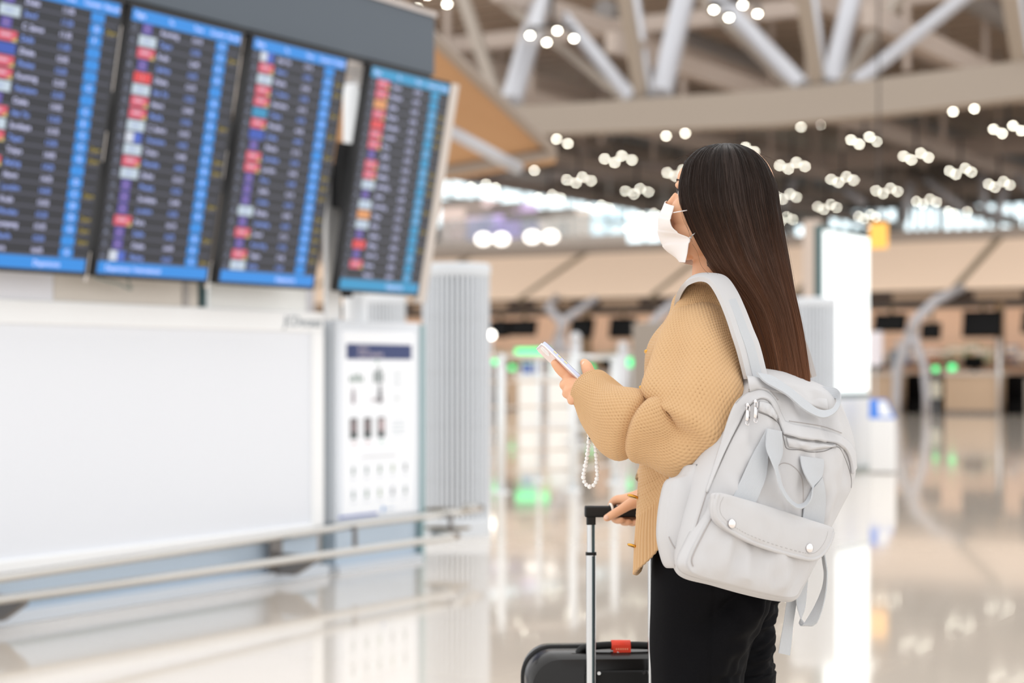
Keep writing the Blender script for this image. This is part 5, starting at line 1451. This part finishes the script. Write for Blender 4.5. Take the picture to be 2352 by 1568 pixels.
# side pocket on the gusset
side = Cushion([(1552, 1103), (1540, 1140), (1533, 1190), (1532, 1238), (1545, 1292), (1560, 1304), (1572, 1280), (1592, 1215), (1612, 1150), (1627, 1118), (1614, 1092), (1600, 1066), (1580, 1090)], -.050, .016, 3, .03, wr=.003, seed=12, fine=26)
so_ = padd('side_pocket', side.mesh('side_pocket'), M_can2)
seam('pocket_hem', [(1600, 1066), (1606, 1082), (1616, 1100), (1630, 1120)], .0016, mat('zip_dark', (150, 146, 146)), 24, .001, side.surf, so_)
seam('side_seam', [(1634, 1122), (1600, 1190), (1574, 1240), (1556, 1275), (1550, 1300)], .001, None, 40, .001, side.surf, so_)
seam('side_seam', [(1536, 1232), (1546, 1252), (1556, 1266)], .0008, None, 20, .001, side.surf, so_)
# webbing ribbons
def ribbon(name, A, B, m, thick=.0022, n=50, k=4, parent=None):
    PA = catmull(np.array([list(a) for a in A]), n); PB = catmull(np.array([list(b) for b in B]), n)
    G = np.stack([PA * (1 - t) + PB * t for t in np.linspace(0, 1, k + 1)], 1)
    N = grid_normals(G, False)
    if N[n // 2, k // 2, 1] > 0: N = -N
    full = np.concatenate([G + N * thick / 2, (G - N * thick / 2)[:, ::-1]], 1)
    me = grid_mesh(name, full, True, True, True)
    wd = float(np.linalg.norm(PA[n // 2] - PB[n // 2])); ln_ = float(np.linalg.norm(np.diff((PA + PB) / 2, axis=0), axis=1).sum())
    tt_ = np.linspace(0, 1, k + 1)
    set_uv(me, np.tile(np.concatenate([tt_, tt_[::-1]]) * wd, (n, 1)), np.tile(np.linspace(0, ln_, n)[:, None], (1, 2 * k + 2)))
    o = padd(name, me, m, parent); auto_smooth(o, 50)
    return o
ms = main.surf
hd1 = ribbon('carry_handle', [ms(1683, 1142, .004), ms(1704, 1096, .005), ms(1724, 1053, .006), ms(1745, 1014, .008), ms(1761, 983, .012)], [ms(1733, 1162, .004), ms(1747, 1128, .005), ms(1758, 1098, .006), ms(1764, 1052, .010), ms(1765, 992, .014)], M_web)
ribbon('handle_loop', [ms(1762, 984, .014), ms(1760, 1025, .024), ms(1771, 1056, .03), ms(1781, 1081, .034), ms(1790, 1118, .034), ms(1807, 1149, .032), ms(1831, 1167, .030), ms(1850, 1163, .030), ms(1863, 1146, .030), ms(1867, 1120, .030)],
       [ms(1795, 990, .012), ms(1797, 1040, .012), ms(1786, 1072, .016), ms(1789, 1088, .018), ms(1798, 1118, .018), ms(1813, 1143, .018), ms(1832, 1158, .018), ms(1848, 1153, .018), ms(1860, 1134, .020), ms(1870, 1113, .022)], M_web, .0024, 70, 4, hd1)
ribbon('handle_end', [ms(1838, 1047, .006), ms(1841, 1068, .012), ms(1850, 1092, .02), ms(1866, 1120, .028)], [ms(1891, 1054, .006), ms(1891, 1075, .008), ms(1886, 1096, .012), ms(1869, 1116, .024)], M_web, .0022, 30, 4, hd1)
ribbon('handle_end', [ms(1843, 1198, .004), ms(1847, 1168, .005), ms(1858, 1142, .006), ms(1868, 1120, .008)], [ms(1891, 1210, .003), ms(1896, 1155, .003), ms(1894, 1122, .004), ms(1888, 1096, .006)], M_web, .0022, 30, 4, hd1)
# top grab handle
def pk(px, py, n): return hit_plane(px, py, PO + PN * n, PN)
ribbon('top_handle', [pk(1738, 856, .0), pk(1758, 878, .012), pk(1806, 906, .028), pk(1846, 940, .04), pk(1886, 959, .044), pk(1914, 951, .042), pk(1929, 931, .03), pk(1931, 908, .01), pk(1922, 893, -.01), pk(1892, 888, -.03), pk(1862, 893, -.04)],
       [pk(1768, 862, .0), pk(1786, 871, .008), pk(1821, 896, .020), pk(1850, 920, .03), pk(1881, 941, .034), pk(1908, 940, .032), pk(1919, 927, .022), pk(1922, 918, .006), pk(1914, 914, -.01), pk(1896, 908, -.024), pk(1880, 905, -.034)], M_web, .0034, 80, 4)
# rear top edge of the bag, folding towards the straps
patch('top_fold', [(1716, 862), (1740, 866), (1790, 884), (1850, 896), (1900, 912)], [(1722, 900), (1752, 894), (1800, 905), (1852, 925), (1905, 945)], -.004, .002, M_can2, .004, 40, 6, prof=lambda a, t: .004 * math.sin(math.pi * t) * (1 + math.sin(14 * a)))
# zip pulls
for (x0, y0, x1, y1) in ((1719, 929, 1716, 976), (1737, 921, 1735, 970)):
    a, b = ms(x0, y0, .016), ms(x1, y1, .017)
    d = (b - a).normalized(); sd = d.cross(PN).normalized(); nn = sd.cross(d)
    Mz = Matrix((sd, d, nn)).transposed().to_4x4(); Mz.translation = a; ln = (b - a).length
    zp = padd('zip_pull', MB().rbox(-.0048, .0048, ln * .30, ln * .80, -.0008, .0012, .001, 'z', 3, Mz), M_nick)
    ring = [(-.0036, ln * .3), (-.0036, .004), (-.002, .001), (.002, .001), (.0036, .004), (.0036, ln * .3)]
    padd('pull_ring', MB().tube([Mz @ Vector((x, y, 0)) for x, y in ring], .0009, 6), M_nick, zp)
    ring = [(-.0036, ln * .8), (-.0036, ln * .96), (-.002, ln), (.002, ln), (.0036, ln * .96), (.0036, ln * .8)]
    padd('pull_ring', MB().tube([Mz @ Vector((x, y, 0)) for x, y in ring], .0009, 6), M_nick, zp)
    padd('slider', MB().rbox(-.003, .003, -.003, .003, -.006, .0005, .0015, 'z', 3, Mz), M_nick, zp)
# shoulder strap over the near shoulder, with a webbing strip down its middle
def sp3(L): return [P(x, y, Y) for x, y, Y in L]
A_s = [(1556, 770, 3.68), (1553, 722, 3.62), (1556, 686, 3.565), (1570, 658, 3.512), (1590, 645, 3.50), (1612, 641, 3.487), (1632, 650, 3.475), (1652, 682, 3.46), (1670, 725, 3.445), (1684, 768, 3.435), (1696, 806, 3.43), (1712, 870, 3.43)]
B_s = [(1566, 770, 3.74), (1562, 716, 3.69), (1566, 676, 3.61), (1580, 648, 3.585), (1600, 634, 3.57), (1628, 631, 3.555), (1664, 638, 3.54), (1688, 668, 3.52), (1708, 710, 3.50), (1726, 756, 3.485), (1742, 796, 3.475), (1760, 866, 3.465)]
ss = ribbon('shoulder_strap', sp3(A_s), sp3(B_s), M_can2, .009, 70, 6)
A2 = [((a[0] * .62 + b[0] * .38), (a[1] * .62 + b[1] * .38), (a[2] * .62 + b[2] * .38) - .008) for a, b in zip(A_s, B_s)][5:]
B2 = [((a[0] * .18 + b[0] * .82), (a[1] * .18 + b[1] * .82), (a[2] * .18 + b[2] * .82) - .008) for a, b in zip(A_s, B_s)][5:]
ribbon('strap_webbing', sp3(A2), sp3(B2), M_web, .002, 50, 4, ss)
# far shoulder strap and the lower strap tails
cax = P(1650, 700, 3.68)
def mirr(p): return p - L_ * (2 * (p - cax).dot(L_))
far = [mirr(p) for p in sp3(A_s)]; farB = [mirr(p) for p in sp3(B_s)]
ribbon('shoulder_strap', far, farB, M_can2, .011, 60, 4)
ribbon('lower_strap', sp3([(1536, 1030, 3.53), (1537, 1080, 3.525), (1538, 1118, 3.50), (1540, 1150, 3.49)]), sp3([(1560, 1030, 3.51), (1560, 1078, 3.505), (1558, 1112, 3.485), (1556, 1150, 3.475)]), M_web, .002, 30)
ribbon('strap_tail', sp3([(1892, 1262, 3.47), (1897, 1292, 3.46), (1900, 1318, 3.455), (1897, 1360, 3.45), (1888, 1400, 3.45), (1876, 1430, 3.455), (1862, 1437, 3.47), (1845, 1428, 3.485), (1832, 1398, 3.49), (1828, 1360, 3.49), (1834, 1320, 3.48)]),
       sp3([(1886, 1262, 3.49), (1890, 1294, 3.485), (1893, 1320, 3.48), (1888, 1352, 3.478), (1872, 1390, 3.477), (1852, 1424, 3.478), (1842, 1436, 3.482), (1836, 1430, 3.51), (1848, 1398, 3.515), (1853, 1356, 3.515), (1856, 1316, 3.505)]), M_web, .002, 90)
ribbon('strap_tail', sp3([(1812, 1340, 3.50), (1808, 1376, 3.50), (1800, 1430, 3.50), (1793, 1470, 3.50), (1788, 1499, 3.50)]), sp3([(1836, 1340, 3.51), (1829, 1384, 3.515), (1822, 1430, 3.515), (1818, 1470, 3.512), (1814, 1505, 3.51)]), M_web, .002, 40)

# ================================================================== PHONE WITH ITS BEAD STRAP
pl = (P(1248, 786, 3.575) - P(1327, 862, 3.575)).normalized()
nb = Vector((-.62, -.17, -.62)); nb = (nb - pl * nb.dot(pl)).normalized()      # the back looks down, left and a little to the camera
pw = nb.cross(pl).normalized()
if pw.y < 0: pw = -pw
ptop = P(1248, 786, 3.545)
phone = thing('smartphone', 'slim lilac smartphone in a clear printed case, held in the woman\'s left hand', 'phone', ptop)
Mp = Matrix((pl, pw, nb)).transposed().to_4x4(); Mp.translation = ptop
M_lil = mat('phone_lilac', (200, 204, 224), rough=.2, metal=.6)
M_back = mat('phone_back', (238, 214, 210), rough=.15, var=.12, vscale=60, coat=.6)
def ph(name, mb, m, parent=None):
    par = parent or phone
    o = link(name, mb.mesh(name), m, None, False); o.parent = par; o.matrix_parent_inverse = parent_matrix(par).inverted(); auto_smooth(o, 40); return o
ln = .150
bdy = ph('frame', MB().rbox(-ln, 0, 0, .072, -.004, .004, .010, 'z', 6, Mp), M_lil)
ph('back_glass', MB().rbox(-ln + .002, -.002, .002, .070, .004, .0055, .009, 'z', 6, Mp), M_back)
ph('screen', MB().rbox(-ln + .002, -.002, .002, .070, -.0048, -.004, .009, 'z', 6, Mp), mat('phone_screen', (24, 26, 32), rough=.08))
ph('camera_bump', MB().rbox(-.026, -.004, .006, .030, .0055, .0075, .007, 'z', 5, Mp), mat('bump_white', (240, 240, 242), rough=.15))
ph('case', MB().tube([Mp @ Vector(q) for q in ((-ln, .0, .0035), (-.006, -.0006, .0035), (.0006, .006, .0035), (.0006, .066, .0035), (-.006, .0726, .0035), (-ln, .0722, .0035))], .0016, 8), mat('case_clear', (236, 236, 240), rough=.08, spec=.8))
for x in (-.030, -.042, -.058):
    ph('side_button', MB().rbox(x - .004, x + .004, -.0012, .0002, -.003, -.001, .0005, 'z', 2, Mp), mat('button_brass', (226, 214, 160), rough=.2, metal=.8))
M_bead = mat('crystal', (255, 255, 255), rough=.05, trans=.12, ior=1.5, coat=1.0)
pts = [(1353, 960), (1353, 990), (1352, 1020), (1349, 1045), (1344, 1072), (1340, 1092), (1342, 1106), (1349, 1115), (1358, 1117), (1367, 1110), (1372, 1094), (1371, 1068), (1369, 1042), (1367, 1018), (1364, 990), (1360, 962)]
cp_ = catmull([list(P(x, y, 3.585)) for x, y in pts], 400)
cord = ph('bead_strap', MB().tube([Vector(q) for q in cp_[::8]] , .0007, 5), mat('cord_white', (236, 236, 236), rough=.6))
bead = MB()
acc = np.concatenate([[0], np.cumsum(np.linalg.norm(np.diff(cp_, axis=0), axis=1))]); tot = acc[-1]
bme = None; s_ = 0; k = 0
while s_ < tot:
    q = [np.interp(s_, acc, cp_[:, i]) for i in range(3)]
    dia = .0086 if k % 3 else .0100
    if bme is None:
        bme = MB().ball((0, 0, 0), .5, 8, 6).mesh('bead'); bme.materials.append(M_bead)
    o = bpy.data.objects.new('bead', bme); col.objects.link(o); o.parent = cord
    o.matrix_parent_inverse = parent_matrix(cord).inverted()
    o.location = q; o.scale = (dia, dia, dia); o.rotation_euler = (k * .7, k * 1.3, k * .4)
    s_ += dia * .86; k += 1
for (x, y) in ((1354, 1006), (1367, 1011)):
    ph('metal_spacer', MB().tube([P(x, y - 2, 3.585), P(x, y + 2, 3.585)], .0044, 12), mat('spacer_dark', (90, 96, 92), rough=.2, metal=.9), cord)

# ================================================================== SUITCASE
yaw = math.radians(4)
sc_ = thing('suitcase', 'black hard-shell cabin suitcase with raised trolley handle and red tag', 'suitcase', (P(1420, 850, 4.08).x, 4.08, 0), yaw)
M_shell = mat('shell_black', (26, 24, 23), rough=.24, spec=.4)
M_rub = mat('rubber_black', (16, 16, 17), rough=.55)
M_alu = mat('trolley_alu', (206, 208, 210), rough=.22, metal=1.0)
M_alud = mat('trolley_groove', (70, 84, 88), rough=.3, metal=.8)
ZT_ = .553; hw = .212
def shell(y0, y1, infl):
    n = 44; rings = []
    for t, ins in ((0, .030), (.08, .012), (.25, .003), (.6, 0), (1, 0)):
        y = y0 + (y1 - y0) * t; h_ = hw - ins; zb, zt = .055 + ins, ZT_ - ins; r = .062
        ring = []
        for cx_, cz_, a0 in ((h_ - r, zt - r, 0), (-h_ + r, zt - r, 90), (-h_ + r, zb + r, 180), (h_ - r, zb + r, 270)):
            for k in range(11):
                a = math.radians(a0 + 9 * k); ring.append((cx_ + r * math.cos(a), y, cz_ + r * math.sin(a)))
        rings.append(ring)
    return np.array(rings)
o = link('back_shell', grid_mesh('back_shell', shell(-.105, .0, 0), True, True, True), M_shell, sc_, True); auto_smooth(o, 35)
o = link('front_shell', grid_mesh('front_shell', shell(.115, .010, 0), True, True, True), M_shell, sc_, True); auto_smooth(o, 35)
zz = [(x, .005, z) for x, y, z in shell(0, 1, 0)[-1]]; zz.append(zz[0])
MB().tube(zz, .006, 8, False).build('zip_rail', M_rub, sc_, True)
zz2 = [(x * .985, -.052, .3 + (z - .3) * .985 + .0) for x, y, z in shell(0, 1, 0)[-1]]; 
xl, xr = P(1348, 850, 3.95).x - sc_.location.x, P(1491, 850, 3.95).x - sc_.location.x
yt = 3.955 - 4.08
MB().rbox(xl - .012, xr + .012, yt + .012, -.06, .09, ZT_ - .035, .01, 'y').build('back_recess', M_rub, sc_, bevel=.004)
for x in (xl, xr):
    c = (x, yt)
    lo = MB().rbox(x - .0105, x + .0105, yt - .007, yt + .007, .10, P(0, 1272, 3.955).z, .005).build('trolley_tube', M_alu, sc_); auto_smooth(lo, 40)
    MB().rbox(x + .0015, x + .0055, yt - .0078, yt - .0068, .11, P(0, 1276, 3.955).z, .001).build('tube_groove', M_alud, lo)
    MB().rbox(x - .0115, x + .0115, yt - .008, yt + .008, P(0, 1274, 3.955).z, P(0, 1267, 3.955).z, .005).build('tube_collar', M_rub, lo)
    i_ = MB().rbox(x - .0085, x + .0085, yt - .0055, yt + .0055, P(0, 1274, 3.955).z, P(0, 1200, 3.955).z, .004).build('inner_tube', M_alu, sc_); auto_smooth(i_, 40)
    MB().rbox(x + .001, x + .0075, yt - .0061, yt - .005, P(0, 1268, 3.955).z, P(0, 1203, 3.955).z, .001).build('tube_groove', M_alud, i_)
    MB().rbox(x - .0098, x + .0098, yt - .008, yt + .008, P(0, 1204, 3.955).z, P(0, 1184, 3.955).z, .004).build('handle_socket', M_rub, sc_)
    b = MB().tube([(x + .018 * (1 if x == xl else -1), yt + .012, P(0, 1545, 3.96).z), (x + .018 * (1 if x == xl else -1), yt + .004, P(0, 1545, 3.96).z)], .004, 10).build('screw', M_alu, sc_)
gz0, gz1 = P(0, 1187, 3.955).z, P(0, 1161, 3.955).z
g = MB().rbox(xl - .0135, xr + .0135, yt - .012, yt + .012, gz0, gz1, .006, 'x').build('grip', M_rub, sc_, bevel=.003); auto_smooth(g, 40)
# top carry handle with a red tag
hz = ZT_ + .0
pts = [(-.095, -.055, hz - .006), (-.085, -.055, hz + .006), (-.04, -.055, hz + .012), (.02, -.055, hz + .012), (.075, -.055, hz + .008), (.09, -.055, hz - .006)]
th_ = MB(); 
for q in range(len(pts) - 1): pass
th_.tube([Vector(q) for q in catmull([list(p) for p in pts], 24)], .0085, 10).build('carry_handle', M_rub, sc_, True)
for x in (-.095, .09): MB().rbox(x - .018, x + .018, -.075, -.035, hz - .022, hz - .002, .006).build('handle_mount', M_shell, sc_)
tx = P(1423, 850, 4.0).x - sc_.location.x
M_red = mat('tag_red', (238, 70, 44), rough=.5)
tg = MB().tube([(tx - .021, -.055, hz + .0125), (tx + .021, -.055, hz + .012)], .0115, 14).build('luggage_tag', M_red, sc_, True)
MB().box(tx - .018, tx + .021, -.0675, -.0655, hz - .010, hz + .014).build('tag_tongue', M_red, tg)
for q in range(6): MB().box(tx - .012 + .0048 * q, tx - .0092 + .0048 * q, -.0681, -.0675, hz + .004, hz + .007).build('tag_mark', mat('tag_print', (252, 170, 130)), tg)
MB().add([(tx - .010, -.0682, hz - .004), (tx - .003, -.0682, hz - .003), (tx - .009, -.0682, hz + .001)], [(0, 1, 2)]).build('tag_mark', mat('tag_white', (252, 232, 222)), tg)
for x in (-.15, .15):
    for y in (-.07, .08):
        w = MB().tube([(x - .012, y, .026), (x + .012, y, .026)], .026, 20).build('wheel', M_rub, sc_); auto_smooth(w, 40)
        MB().rbox(x - .02, x + .02, y - .018, y + .018, .04, .075, .008).build('wheel_mount', M_rub, w)
